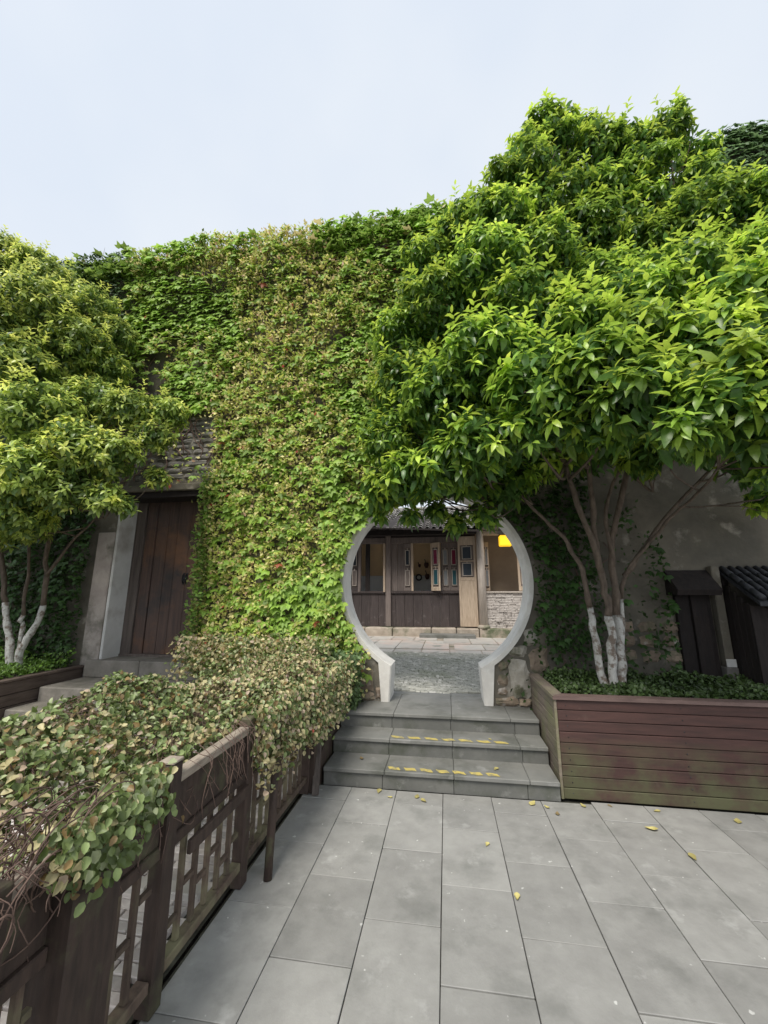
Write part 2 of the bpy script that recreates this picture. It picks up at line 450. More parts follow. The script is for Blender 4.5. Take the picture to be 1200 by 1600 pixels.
def pick_front(pos, size, n, cell=9):
    """indices of the n leaves that show largest: nearest in each small cell of the view, then by size"""
    u, v, z = to_px(pos)
    ok = (z > .3) & (u > 2) & (u < 766) & (v > 2) & (v < 1022)
    key = (u // cell).astype(int) * 10000 + (v // cell).astype(int)
    order = np.argsort(z)
    seen = set(); cand = []
    for i in order:
        if ok[i] and key[i] not in seen:
            seen.add(key[i]); cand.append(i)
    cand = np.array(cand, int)
    if len(cand) == 0: return cand
    s = size[cand] / z[cand]
    return cand[np.argsort(-s)[:n]]

def foliage(parent, tmpl, hitmpl, pos, mats, cols, size, m, nparts=280, name='foliage'):
    sel = pick_front(pos, size, nparts) if nparts else np.array([], int)
    mask = np.ones(len(pos), bool); mask[sel] = False
    leaf_mass(name, tmpl, pos[mask], mats[mask], cols[mask], m, parent)
    if len(sel):
        me = bpy.data.meshes.new('leaf')
        me.from_pydata(hitmpl[0].tolist(), [], hitmpl[1])
        me.polygons.foreach_set('use_smooth', [True] * len(me.polygons))
        at = me.attributes.new('leaf_colour', 'FLOAT_COLOR', 'POINT')
        at.data.foreach_set('color', np.zeros(4 * len(me.vertices)))
        me.materials.append(m)
        base = WP[parent.name]
        for i in sel:
            o = bpy.data.objects.new('leaf', me)
            SC.collection.objects.link(o)
            o.parent = parent
            mm = Matrix(mats[i].tolist()).to_4x4()
            mm.translation = Vector(pos[i]) - base
            o.matrix_basis = mm
            o.color = (*cols[i], 1)

def nz(p, s=1.0, o=0.0):
    return noise.noise(Vector((p[0] * s + o, p[1] * s + o * .7, p[2] * s - o)))

# ================================================================== SETTING
g = mesh_obj('ground', [(-400, -400, -.06), (400, -400, -.06), (400, 400, -.06), (-400, 400, -.06)], [(0, 1, 2, 3)], M['earth'])
tag(g, 'dark earth under the paving', kind='structure')

# paving of grey slabs, 0.408 wide, 0.61 long, running bond
pv = mesh_obj('pavement', [(-1.32, -4, -.03), (6, -4, -.03), (6, 4.1, -.03), (-1.32, 4.1, -.03)], [(0, 1, 2, 3)], M['joint'])
tag(pv, 'grey stone slab pavement leading to the steps', kind='structure')
for k in range(-3, 11):
    x0 = -.08 + .408 * k; x1 = x0 + .408
    if k == -3: x0 = -1.29
    ys = [3.94 if x0 < .9 else 3.98]
    y = 3.71 if k % 2 else 3.40
    if k == 10: x1 += .3
    while y > .5:
        ys.append(y + random.uniform(-.02, .02)); y -= .605
    ys.append(y)
    for a, b_ in zip(ys[1:], ys[:-1]):
        if b_ - a < .05: continue
        gp = .0024
        s = bbox('paving_slab', (x0 + gp, a + gp, -.035 + random.uniform(-.001, .001)), (x1 - gp, b_ - gp, random.uniform(-.003, .002)), M['paving'], pv, b=.0022)
        for v_ in s.data.vertices:
            v_.co.x += .0022 * nz((v_.co.x * 3 + a, v_.co.y * 3 + x0, 0), 3, 5); v_.co.y += .003 * nz((v_.co.x * 3 - a, v_.co.y * 3 + x0, 2), 3, 9)
        s.rotation_euler = (random.uniform(-.0015, .0015), random.uniform(-.002, .002), 0)
# paving behind the camera, plain continuation
bbox('paving_apron', (-1.29, -4, -.035), (6, ys[-1], -.002), M['paving'], pv)

# brick path left of the fence
bp_ = mesh_obj('brick_path', [(-9, -4, -.03), (-1.34, -4, -.03), (-1.34, 5.08, -.03), (-9, 5.08, -.03)], [(0, 1, 2, 3)], M['joint'])
tag(bp_, 'old brick path behind the fence', kind='structure')
brv, brf = cbox((.212, .062, .05), .004)
bme = bpy.data.meshes.new('brick'); bme.from_pydata([tuple(p) for p in brv], [], [tuple(q) for q in brf]); bme.materials.append(M['brick'])
far = MB(); nb = 0
row = 0
y = .5
while y < 5.0:
    off = .11 * (row % 2)
    x = -1.47 - off
    while x > -3.9:
        if x > -2.75 and 1.3 < y < 3.9 and nb < 290:
            o = bpy.data.objects.new('brick', bme)
            link(o, bp_, (x + random.uniform(-.003, .003), y, -.028 + random.uniform(-.002, .006)))
            o.rotation_euler = (random.uniform(-.03, .03), random.uniform(-.03, .03), random.uniform(-.03, .03)); nb += 1
        else:
            far.box((x, y, -.028 + random.uniform(-.002, .005)), (.212, .062, .05), .004)
        x -= .220
    y += .070; row += 1
fo = far.obj('brick_paving', M['brick'], bp_); fo['kind'] = 'stuff'
# pale kerb course across the path
for i in range(7):
    bbox('kerb_stone', (-1.45 - .34 * (i + 1) + .01, 2.46, -.02), (-1.45 - .34 * i, 2.56, .03), M['courtslab'], bp_, .006)

# soil behind
# ------------------------------------------------------------------ steps to the gate
ST = thing('stone_steps', 'three grey stone steps with yellow tape marks leading up to the moon gate', 'steps', (-.13, 3.93, 0))
def step(xl, xr, y0, ztop, yback, joints, rjoints):
    xs = [xl] + joints + [xr]
    for a, b_ in zip(xs[:-1], xs[1:]):
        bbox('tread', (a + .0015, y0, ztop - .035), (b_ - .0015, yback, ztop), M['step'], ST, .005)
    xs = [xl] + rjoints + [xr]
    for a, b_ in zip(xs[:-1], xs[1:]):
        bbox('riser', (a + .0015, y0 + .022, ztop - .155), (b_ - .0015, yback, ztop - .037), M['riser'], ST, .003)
step(-1.17, .905, 3.93, .15, 4.40, [-.60, .02, .66], [-.62, .015, .64])
step(-1.18, .905, 4.28, .30, 4.70, [-.60, .02, .65], [-.61, .012, .67])
step(-1.19, .905, 4.60, .45, 5.46, [-.60, .02, .62], [-.62, .005, .66])
bbox('gate_sill', (-.85, 5.47, .30), (.02, 5.62, .452), M['step'], ST, .005)
bbox('gate_sill', (.023, 5.47, .30), (.62, 5.62, .452), M['step'], ST, .005)
def tape(x0, x1, y, z, n):
    bk = [(x0, y - .018), (x1, y - .018), (x1, y + .022), (x0, y + .022)]
    mesh_obj('marking_backing', [(a, b_, z + .0012) for a, b_ in bk], [(0, 1, 2, 3)], M['step'], ST)
    L_ = (x1 - x0) / n
    for i in range(n):
        a = x0 + i * L_
        pts = []
        for t in range(7):
            u = t / 6
            pts.append((a + u * L_ * .70, y + .040 - .006 * u + .006 * math.sin(i * 3 + t)))
        low = [(p[0] + L_ * .16, p[1] - .056 - .005 * math.sin(i * 2 + t)) for t, p in enumerate(pts)]
        poly = pts + low[::-1]
        mesh_obj('tape_stripe', [(p[0], p[1], z + .0035) for p in poly], [tuple(range(len(poly)))[::-1]], M['tape'], ST)
tape(-.58, .44, 3.985, .15, 7)
tape(-.60, .58, 4.335, .30, 7)

# stair cheek left of the steps
CH = thing('stair_cheek', 'narrow dark wooden board edging the left side of the steps', 'board', (-1.22, 4.3, 0))
mesh_obj('board', [(x, y, z) for x in (-1.235, -1.195) for y, z in ((3.80, 0), (5.04, 0), (5.04, .66), (4.72, .60), (3.80, .20))],
         [(0, 1, 2, 3, 4), (9, 8, 7, 6, 5), (0, 4, 9, 5), (4, 3, 8, 9), (3, 2, 7, 8), (2, 1, 6, 7), (1, 0, 5, 6)], M['fence'], CH)
bbox('post', (-1.28, 3.76, 0), (-1.20, 3.84, .62), M['fence'], CH)

# ------------------------------------------------------------------ garden wall with moon gate
GX, GZ, GR = -.155, 1.875, 1.145
W = thing('garden_wall', 'tall grey plaster wall with round moon gate, overgrown by creeper', 'wall', (GX, 5.08, 0))
YF, YB = 5.09, 5.43
RO = GR + .056
a_out = []
sh = math.asin(.50 / GR)           # shoulder angle from straight down
jz = GZ - math.sqrt(GR ** 2 - .50 ** 2)
osh = math.asin(.68 / RO); oz = GZ - math.sqrt(RO ** 2 - .68 ** 2)
def gate_outline(ro, half, foot, n=64):
    s = math.asin(half / ro)
    pts = [(GX - foot, .45)]
    for i in range(n + 1):
        an = -math.pi / 2 - s - (2 * math.pi - 2 * s) * i / n
        pts.append((GX + ro * math.cos(an), GZ + ro * math.sin(an)))
    pts.append((GX + foot, .45))
    return pts
inner = gate_outline(GR, .53, .555)
outer = gate_outline(RO, .69, .655)
DL, DR, DB, DT = -4.72, -3.18, .84, 3.19
XL, XR, ZT = -12, 9, 7.15
mid = gate_outline(GR + .035, .60, .61)
poly = [(XL, 0), (DL, 0), (DL, DT), (DR, DT), (DR, 0), (mid[0][0], 0)] + mid + [(mid[-1][0], 0), (XR, 0), (XR, ZT), (XL, ZT)]
tri = tessellate_polygon([[Vector((x, z, 0)) for x, z in poly]])
n = len(poly)
V = [(x, YF, z) for x, z in poly] + [(x, YB, z) for x, z in poly]
Fc = []
for t in tri:
    a, b_, c = t
    ar = (poly[b_][0] - poly[a][0]) * (poly[c][1] - poly[a][1]) - (poly[b_][1] - poly[a][1]) * (poly[c][0] - poly[a][0])
    if ar < 0: a, b_, c = a, c, b_
    Fc.append((a, b_, c)); Fc.append((c + n, b_ + n, a + n))
for i in range(n):
    j = (i + 1) % n
    Fc.append((i, i + n, j + n, j))
mesh_obj('wall_body', V, Fc, M['plaster'], W)
bbox('coping', (XL, YF - .06, ZT), (XR, YB + .06, ZT + .1), M['roof'], W, .02)

# gate frame as sub-divided ring
GFm = thing('tmp', None, None)
bpy.data.objects.remove(GFm)
gfe = bpy.data.objects.new('gate_frame', None); link(gfe, W, (GX, YF, GZ))
y0, y1 = YF - .03, YB + .03
cuts = [0, 9, 17, 25, 33, 41, 49, 57, 66]
def ring_seg(i0, i1):
    v = []; f = []
    m_ = i1 - i0 + 1
    for i in range(i0, i1 + 1):
        a, b_ = inner[i], outer[i]
        # soft arris: small chamfer on the inner front edge
        ux, uz = b_[0] - a[0], b_[1] - a[1]; l = math.hypot(ux, uz); ux /= l; uz /= l
        v += [(a[0], y0 + .015, a[1]), (a[0] + ux * .015, y0, a[1] + uz * .015), (b_[0], y0, b_[1]), (b_[0], y1, b_[1]), (a[0], y1, a[1])]
    for k in range(m_ - 1):
        for q in range(5):
            f.append((k * 5 + q, k * 5 + (q + 1) % 5, (k + 1) * 5 + (q + 1) % 5, (k + 1) * 5 + q))
    f.append((4, 3, 2, 1, 0)); e = (m_ - 1) * 5
    f.append((e, e + 1, e + 2, e + 3, e + 4))
    return mesh_obj('frame_segment', v, f, M['frame'], gfe, False)
for a, b_ in zip(cuts[:-1], cuts[1:]):
    ring_seg(a, b_)

def rock(name, x0, x1, z0, z1, yf, m, parent, seed, dep=.14, jag=.02):
    rr = random.Random(seed)
    nx, nz_ = 4, 4
    v = []; f = []
    for j in range(nz_ + 1):
        for i in range(nx + 1):
            u, t = i / nx, j / nz_
            edge = i in (0, nx) or j in (0, nz_)
            x = x0 + (x1 - x0) * u + rr.uniform(-jag, jag)
            z = z0 + (z1 - z0) * t + rr.uniform(-jag, jag)
            if i in (0, nx) and j in (0, nz_): x += (x0 + x1 - 2 * x) * .06; z += (z0 + z1 - 2 * z) * .06
            v.append((x, yf + (.03 if edge else 0) + rr.uniform(-.006, .006), z))
    for j in range(nz_):
        for i in range(nx):
            a = j * (nx + 1) + i
            f.append((a, a + 1, a + nx + 2, a + nx + 1))
    rim = [i for i in range(nx)] + [nx + (nx + 1) * j for j in range(nz_)] + [(nx + 1) * (nz_ + 1) - 1 - i for i in range(nx)] + [(nx + 1) * (nz_ - j) for j in range(nz_)]
    b0 = len(v)
    for i in rim: v.append((v[i][0], yf + dep, v[i][2]))
    for k in range(len(rim)):
        k2 = (k + 1) % len(rim)
        f.append((rim[k], b0 + k, b0 + k2, rim[k2]))
    return mesh_obj(name, v, f, m, parent, False)
# rubble beside the jambs
rock('stone', -1.16, -.90, .56, .84, YF - .035, M['rubble'], W, 1)
rock('stone', -1.12, -.89, .45, .545, YF - .03, M['rubble'], W, 2, jag=.01)
rock('stone', -1.45, -1.18, .46, .75, YF - .03, M['rubble'], W, 3)
rock('stone', -.885, -.82, .46, .62, YF - .02, M['rubble'], W, 4, jag=.008)
rock('stone', -1.2, -1.0, .86, .98, YF - .025, M['rubble'], W, 5, jag=.01)
rock('stone', .70, .93, .55, .98, YF - .05, M['paleroc'], W, 6, jag=.03)
rock('stone', .55, .69, .66, .80, YF - .02, M['rubble'], W, 7, jag=.01)
rock('stone', .55, .68, .56, .65, YF - .02, M['rubble'], W, 8, jag=.008)
rock('stone', .54, .78, .46, .55, YF - .04, M['rubble'], W, 9, jag=.012)
rock('stone', .79, .93, .455, .54, YF - .05, M['rubble'], W, 10, jag=.01)
rock('stone', .70, .92, 1.0, 1.12, YF - .03, M['paleroc'], W, 11, jag=.015)
rock('stone', .58, .70, .82, .95, YF - .02, M['rubble'], W, 12, jag=.01)
rock('stone', .94, 1.15, .82, 1.1, YF - .03, M['rubble'], W, 13)
rock('stone', .88, 1.06, 1.12, 1.3, YF - .025, M['paleroc'], W, 14)
for i in range(9):
    x = 1.9 + (i % 3) * .24; z = .95 + (i // 3) * .16
    rock('stone', x + .01, x + .22, z + .01, z + .15, YF - .022, M['rubble'], W, 30 + i, jag=.012)

# exposed masonry above the timber door
k = 0
z = 3.36
while z < 4.75:
    x = -5.5 + random.uniform(0, .2)
    h = random.uniform(.07, .11)
    while x < -3.25:
        ww = random.uniform(.16, .38)
        if not (z > 4.3 and x > -4.3):
            rock('brick', x + .008, x + ww - .008, z + .005, z + h - .006, YF - .03 + random.uniform(-.005, .005), M['wallbrick'], W, 100 + k, dep=.05, jag=.004)
            k += 1
        x += ww
    z += h

# lintel, reveals and door
bbox('lintel', (-5.1, YF - .05, 3.19), (-3.0, YF + .25, 3.29), M['plaster'], W, .01)
bbox('lintel', (-5.0, YF + .0, 3.10), (-3.1, YF + .30, 3.188), M['darkwood'], W, .005)
bbox('door_reveal', (DL - .028, YF - .004, DB - .02), (DL + .012, YF + .34, DT - .08), M['whitewash'], W, .01)
bbox('stained_render', (-5.02, YF - .02, .3), (DL - .029, YF + .01, 2.6), M['pinkplaster'], W, .01)
DO = bpy.data.objects.new('door', None); link(DO, W, (-4.0, YF + .36, DB))
yd = YF + .36
xs = [-4.71, -4.52, -4.37]
bbox('door_jamb_board', (-4.712, yd - .05, DB), (-4.55, yd + .05, DT), M['greywood'], DO, .006)
bbox('door_jamb_board', (-4.545, yd - .02, DB), (-4.38, yd + .05, DT), M['door'], DO, .006)
x = -4.375
i = 0
while x < -3.1:
    ww = [.19, .16, .21, .17, .19, .2, .2][i % 7]
    bbox('plank', (x + .002, yd + random.uniform(-.003, .003), DB + .03), (x + ww - .002, yd + .04, DT), M['door'], DO, .004)
    x += ww; i += 1
bbox('threshold', (-4.71, yd - .07, DB - .04), (-3.1, yd + .06, DB + .03), M['greywood'], DO, .006)
for hx in (-3.84, -3.79):
    mb = MB(); mb.tube(smooth_path([(hx, yd - .004, 1.88), (hx, yd - .035, 1.90), (hx, yd - .035, 1.98), (hx, yd - .004, 2.00)], 4), .009, 6)
    mb.box((hx, yd - .004, 1.94), (.03, .006, .17), .001)
    mb.obj('handle', M['iron'], DO, True)

# steps up to the timber door
DS = thing('door_steps', 'worn granite steps climbing to the brown timber door on the left', 'steps', (-4.2, 4.3, 0))
for (y0_, z0_, z1_) in ((5.00, .62, .84), (4.42, .44, .62), (4.06, .29, .46), (3.70, .14, .30), (3.34, -.02, .14)):
    xs = [-4.88, -4.05, -3.1] if z1_ > .5 else [-4.88, -3.9, -3.0]
    if z1_ < .4: xs[0] = -5.05
    for a, b_ in zip(xs[:-1], xs[1:]):
        bbox('step_block', (a + .003, y0_, z0_), (b_ - .003, y0_ + (.75 if z1_ < .8 else .5), z1_), M['doorstep'], DS, .012)

# ------------------------------------------------------------------ right planter
PL = thing('timber_planter', 'long red brown timber planter right of the steps with mossy lower boards', 'planter', (2.5, 4.5, 0))
px0, px1, py0 = .925, 6.0, 4.00
zb = [.0, .088, .176, .264, .352, .44, .528, .616, .704, .79]
for a, b_ in zip(zb[:-1], zb[1:]):
    xm = px1
    bbox('plank', (px0 + .02, py0 + random.uniform(-.002, .002), a + .003), (xm, py0 + .025, b_ - .002), M['plank'], PL, .004)
    bbox('plank', (px0 - random.uniform(0, .003), py0 + .026, a + .003), (px0 + .024, YF - .06, b_ - .002), M['plankside'], PL, .004)
for (a, b_) in zip(zb[:-1], zb[1:]):
    for sx_ in (1.02, 1.95, 2.88, 3.8):
        mb = MB(); mb.tube([(sx_ + random.uniform(-.004, .004), py0 - .0035, (a + b_) / 2 + random.uniform(-.008, .008)), (sx_, py0 + .004, (a + b_) / 2)], .0045, 7)
        mb.obj('screw', M['iron'], PL)
bbox('corner_post', (px0 - .006, py0 - .006, .0), (px0 + .018, py0 + .02, .79), M['plankside'], PL, .003)
mesh_obj('cap_board', [(px0 - .015, py0 - .02, z) for z in (.792, .822)] + [(px1, py0 - .02, z) for z in (.792, .822)] +
         [(px1, py0 + .09, z) for z in (.792, .822)] + [(px0 + .095, py0 + .09, z) for z in (.792, .822)],
         [(0, 2, 3, 1), (2, 4, 5, 3), (4, 6, 7, 5), (6, 0, 1, 7), (1, 3, 5, 7), (0, 6, 4, 2)], M['cap'], PL)
mesh_obj('cap_board', [(px0 - .015, py0 - .016, z) for z in (.792, .822)] + [(px0 + .09, py0 + .093, z) for z in (.792, .822)] +
         [(px0 + .09, YF - .05, z) for z in (.792, .822)] + [(px0 - .015, YF - .05, z) for z in (.792, .822)],
         [(0, 2, 3, 1), (2, 4, 5, 3), (4, 6, 7, 5), (6, 0, 1, 7), (1, 3, 5, 7), (0, 6, 4, 2)], M['plankside'], PL)
soil_v = []; soil_f = []
for j in range(8):
    for i in range(40):
        x = px0 + .03 + (px1 - px0 - .03) * i / 39; y = py0 + .03 + (YF - py0 - .03) * j / 7
        soil_v.append((x, y, .76 + .05 * nz((x, y, 0), 3)))
for j in range(7):
    for i in range(39):
        a = j * 40 + i; soil_f.append((a, a + 1, a + 41, a + 40))
mesh_obj('soil', soil_v, soil_f, M['earth'], PL, True)

# left planter
PLL = thing('left_planter', 'low grey brown timber planter beside the door steps at the left edge', 'planter', (-6, 4.6, 0))
for a, b_ in ((.60, .735), (.47, .597), (.33, .467), (.19, .327), (.0, .187)):
    bbox('plank', (-4.96, 3.6, a + .002), (-4.92, 5.05, b_ - .002), M['leftplank'], PLL, .005)
    bbox('plank', (-10, 3.56, a + .002), (-4.93, 3.598, b_ - .002), M['leftplank'], PLL, .005)
bbox('cap_board', (-5.02, 3.55, .737), (-4.90, 5.06, .765), M['leftplank'], PLL, .005)
bbox('soil', (-10, 3.61, .3), (-4.97, 5.07, .75), M['earth'], PLL)

# ------------------------------------------------------------------ things on the right wall
NI = thing('wall_hatch', 'dark hooded timber hatch in the wall between the tree and the lean-to', 'hatch', (2.73, 5.05, .8))
mesh_obj('hood', [(x, y, z) for x in (2.50, 2.94) for y, z in ((YF, 1.96), (YF, 1.70), (YF - .22, 1.70), (YF - .25, 1.76), (YF - .02, 1.98))],
         [(4, 3, 2, 1, 0), (5, 6, 7, 8, 9), (0, 5, 9, 4), (4, 9, 8, 3), (3, 8, 7, 2), (2, 7, 6, 1), (1, 6, 5, 0)], M['darkwood'], NI)
bbox('panel', (2.56, YF - .05, .8), (2.70, YF - .003, 1.70), M['darkwood'], NI, .004)
bbox('panel', (2.705, YF - .08, .8), (2.86, YF - .003, 1.70), M['darkwood'], NI, .004)
bbox('panel', (2.865, YF - .04, .8), (2.92, YF - .003, 1.70), M['darkwood'], NI, .004)
PI_ = thing('wall_pier', 'narrow pale plaster pier between the dark hatch and the lean-to', 'pier', (2.99, 5.0, .8))
bbox('shaft', (2.945, YF - .10, .95), (3.03, YF - .004, 2.02), M['plaster'], PI_, .008)
bbox('base', (2.93, YF - .12, .74), (3.045, YF - .004, .948), M['wallbrick'], PI_, .01)
bbox('foot_band', (2.94, YF - .115, .95), (3.035, YF - .101, 1.03), M['whitewash'], PI_, .003)
bbox('gap_shade_strip', (3.047, YF - .03, .78), (3.14, YF - .004, 1.95), M['darkwood'], NI)  # dark strip over the plaster, paints the black shade of the gap
LT = thing('lean_to', 'black tiled lean-to shed with boarded front at the right edge of the wall', 'shed', (3.9, 4.9, .8))
ang = math.atan2(.42, .5)
for i in range(13):
    x = 3.10 + i * .085
    mb = MB()
    for s in range(4):
        t0, t1 = s / 4, (s + 1) / 4 + .03
        mb.tube([(x, YF - .02 - .52 * t0, 2.0 - .33 * t0 + .006), (x, YF - .02 - .52 * t1, 2.0 - .33 * t1 + .012)], [.026, .029], 8)
    mb.obj('roof_tile_row', M['darktile'], LT, True)
mesh_obj('roof_deck', [(3.06, YF - .005, 1.985), (4.3, YF - .005, 1.985), (4.3, YF - .56, 1.63), (3.06, YF - .56, 1.63),
                       (3.06, YF - .005, 1.95), (4.3, YF - .005, 1.95), (4.3, YF - .56, 1.595), (3.06, YF - .56, 1.595)],
         [(0, 3, 2, 1), (4, 5, 6, 7), (0, 4, 7, 3), (3, 7, 6, 2), (2, 6, 5, 1), (0, 1, 5, 4)], M['darktile'], LT)
for i in range(9):
    bbox('board', (3.20, YF - .40 + random.uniform(-.003, .003), .80 + i * .087), (4.3, YF - .37, .80 + i * .087 + .082), M['darkwood'], LT, .004)
bbox('corner_post', (3.14, YF - .42, .78), (3.195, YF - .36, 1.60), M['darkwood'], LT)

for i in range(5):
    bbox('side_board', (3.05, YF - .40 + i * .08, .78), (3.075, YF - .324 + i * .08, 1.62 + i * .06), M['darkwood'], LT, .003)
bbox('front_edge_board', (3.05, YF - .43, .78), (3.138, YF - .402, 1.60), M['darkwood'], LT, .003)
# ------------------------------------------------------------------ fence
FN = thing('wooden_fence', 'low dark brown lattice fence along the left of the pavement under the creeper', 'fence', (-1.28, 2.6, 0))
FX = -1.285
def fpost(y, w=.085, h=.94, x=FX, wy=None):
    if y == 1.42: x = FX + .02
    return bbox('post', (x - w / 2, y - (wy or w) / 2, -.0), (x + w / 2, y + (wy or w) / 2, h), M['fence'], FN, .006)
posts = [(-.2, .11, .9), (.55, .11, .9), (1.08, .14, .92), (1.42, .14, .80), (1.87, .075, .94), (2.62, .07, .93), (3.78, .09, .93)]
for y, w_, h in posts: fpost(y, w_, h, wy={1.42: .20, 1.08: .10, 1.87: .075, 2.62: .08}.get(y))
bbox('post_cap', (FX - .038, 1.832, .942), (FX + .038, 1.908, .955), M['railtop'], FN, .003)
spans = [(-.2, 1.05), (1.085, 1.365), (1.475, 1.87), (1.87, 2.62), (2.62, 3.78)]
for a, b_ in spans:
    wa = .045
    bbox('rail', (FX - .03, a + wa, .10), (FX + .03, b_ - wa, .145), M['slat'], FN, .005)
    bbox('rail', (FX - .024, a + wa, .575), (FX + .024, b_ - wa, .625), M['fence'], FN, .005)
    bbox('rail', (FX - .03, a + wa, .84), (FX + .03, b_ - wa, .885), M['railtop'], FN, .005)
    if a < 2.5: bbox('panel', (FX - .008, a + wa, .627), (FX + .008, b_ - wa, .838), M['fence'], FN, .002)  # added dark sheet, stands in for the shaded hedge inside behind open lattice
    L_ = b_ - a - 2 * wa
    n_ = max(1, round(L_ / .125) - 0)
    step_ = L_ / (n_ + 1) if n_ else L_
    prev = a + wa
    for i in range(n_):
        y = a + wa + step_ * (i + 1)
        bbox('slat', (FX - .014, y - .012, .146), (FX + .012, y + .012, .574), M['slat'], FN, .003)
    for i in range(n_ + 1):
        y0_ = a + wa + step_ * i + .015; y1_ = a + wa + step_ * (i + 1) - .015
        zc = (.25, .36, .47, .36)[i % 4]
        if i % 3 == 2 and n_ > 4: zc = .30
        bbox('crosspiece', (FX - .011, y0_ + .001, zc - .012), (FX + .011, y1_ - .001, zc + .012), M['slat'], FN, .002)
bbox('rail', (FX + .032, 2.0, .50), (FX + .056, 2.58, .56), M['fence'], FN, .004)
PR = thing('prop_pole', 'thin brown prop pole leaning against the fence with its foot on the slabs', 'pole', (-1.13, 2.69, 0))
mb = MB(); mb.tube([(-1.13, 2.69, -.003), (-1.165, 2.80, .36), (-1.20, 2.90, .80)], [.026, .027, .025], 10)
mb.obj('shaft', M['fence'], PR, True)
PR2 = thing('leaning_board', 'flat brown board leaning on the fence end beside the lowest step', 'board', (-1.19, 3.79, 0))
mb = MB(); mb.tube([(-1.175, 3.74, 0), (-1.2, 3.86, .36), (-1.22, 4.02, .78)], [.035, .035, .032], 4)
mb.obj('shaft', M['greywood'], PR2)

# ------------------------------------------------------------------ court beyond the gate
gz_at = lambda y: .45 + (y - 5.6) * .022
cb = mesh_obj('courtyard_ground', [(-12, 5.5, .42), (12, 5.5, .42), (12, 16, .60), (-12, 16, .60)], [(0, 1, 2, 3)], M['joint'])
tag(cb, 'court ground beyond the moon gate', kind='structure')
cobs = MB()
y = 5.64
row = 0
while y < 8.75:
    x = -2.0 + random.uniform(0, .06)
    while x < 1.7:
        l = random.uniform(.06, .12)
        yy = y + .05 * math.sin(x * 6 + y * 2.2) + .02 * math.sin(x * 17 + row)
        v, f = cbox((l * .94, .030, .05), .010)
        an = .035 * 7 * math.cos(x * 7 + y * 2.2) * .8
        rm = Matrix.Rotation(an, 3, 'Z') @ Matrix.Rotation(random.uniform(-.2, .2), 3, 'X')
        c = (x + l / 2, yy, gz_at(yy) - .012 + random.uniform(-.006, .008))
        cobs.add([tuple(rm @ Vector(p) + Vector(c)) for p in v], f)
        x += l
    y += .036; row += 1
co = cobs.obj('cobble_bed', M['cobble'], cb); co['kind'] = 'stuff'
mesh_obj('slab_bedding', [(-6, 8.78, gz_at(8.78) - .012), (5, 8.78, gz_at(8.78) - .012), (5, 11.62, gz_at(11.62) - .012), (-6, 11.62, gz_at(11.62) - .012)], [(0, 1, 2, 3)], M['plinth'], cb)
sx = [-5.4, -4.6, -3.7, -3.0, -2.35, -1.75, -1.15, -.55, .05, .72, 1.35, 2.0, 2.8, 3.6]
for a, b_ in zip(sx[:-1], sx[1:]):
    bbox('court_slab', (a, 8.78, gz_at(8.8) - .06), (b_ - .02, 9.2, gz_at(9) + .004), M['courtslab'], cb, .008)
    ym = 9.9 if a > 0 else None
    s_ = (a * .02)
    if ym:
        bbox('court_slab', (a + .1, 9.215, gz_at(9.5) - .06), (b_ + .08, 10.1, gz_at(9.7) + .004), M['courtslab'], cb, .008)
        bbox('court_slab', (a - .15, 10.12, gz_at(10.5) - .06), (b_ - .17, 11.5, gz_at(10.8) + .006), M['courtslab'], cb, .008)
    else:
        bbox('court_slab', (a, 9.215, gz_at(9.5) - .06), (b_ - .02, 10.75, gz_at(10.2) + .004), M['courtslab'], cb, .008)
        bbox('court_slab', (a - .3, 10.77, gz_at(10.5) - .06), (b_ - .32, 11.5, gz_at(11) + .006), M['courtslab'], cb, .008)

# house behind the court; its wall stands at y = 12
H = thing('courtyard_house', 'old timber house with tiled roof and coloured glass seen through the moon gate', 'house', (-.5, 12, .6))
fwd = np.array(_rot) @ np.array([0, 0, -1.]); rgt = _rot[:, 0]; upv = _rot[:, 1]
HY = 12.0
def hx(px, y=HY):   # world x of a photograph column on the plane y at mid height
    d_ = fwd + rgt * (px - 600) / 620 - upv * (900 - 800) / 620
    return d_[0] * y / d_[1]
def hz(py, y=HY, px=690):
    d_ = fwd + rgt * (px - 600) / 620 - upv * (py - 800) / 620
    return CAM_H + d_[2] * y / d_[1]
zB, zS, zW, zP = .80, hz(925), hz(848), hz(985)
# plinth
xp = -5.2
i = 0
while xp < 4:
    l = [.62, .95, 1.3, .8, 1.1, .7][i % 6]
    bbox('plinth_stone', (xp, 11.62, .55), (xp + l - .02, 12.3, zB - random.uniform(0, .012)), M['plinth'], H, .02)
    xp += l; i += 1
bbox('entrance_slab', (-.75, 11.2, .5), (.75, 11.615, .665), M['step'], H, .015)
# lower boards
x = -4.6
while x < hx(716):
    ww = .26
    bbox('board', (x + .003, HY, zB), (min(x + ww, hx(717)) - .003, HY + .04, zS - .04), M['hdark'], H, .004)
    x += ww
bbox('sill_rail', (-4.6, HY - .05, zS - .038), (hx(717), HY + .06, zS + .03), M['hdark'], H, .006)
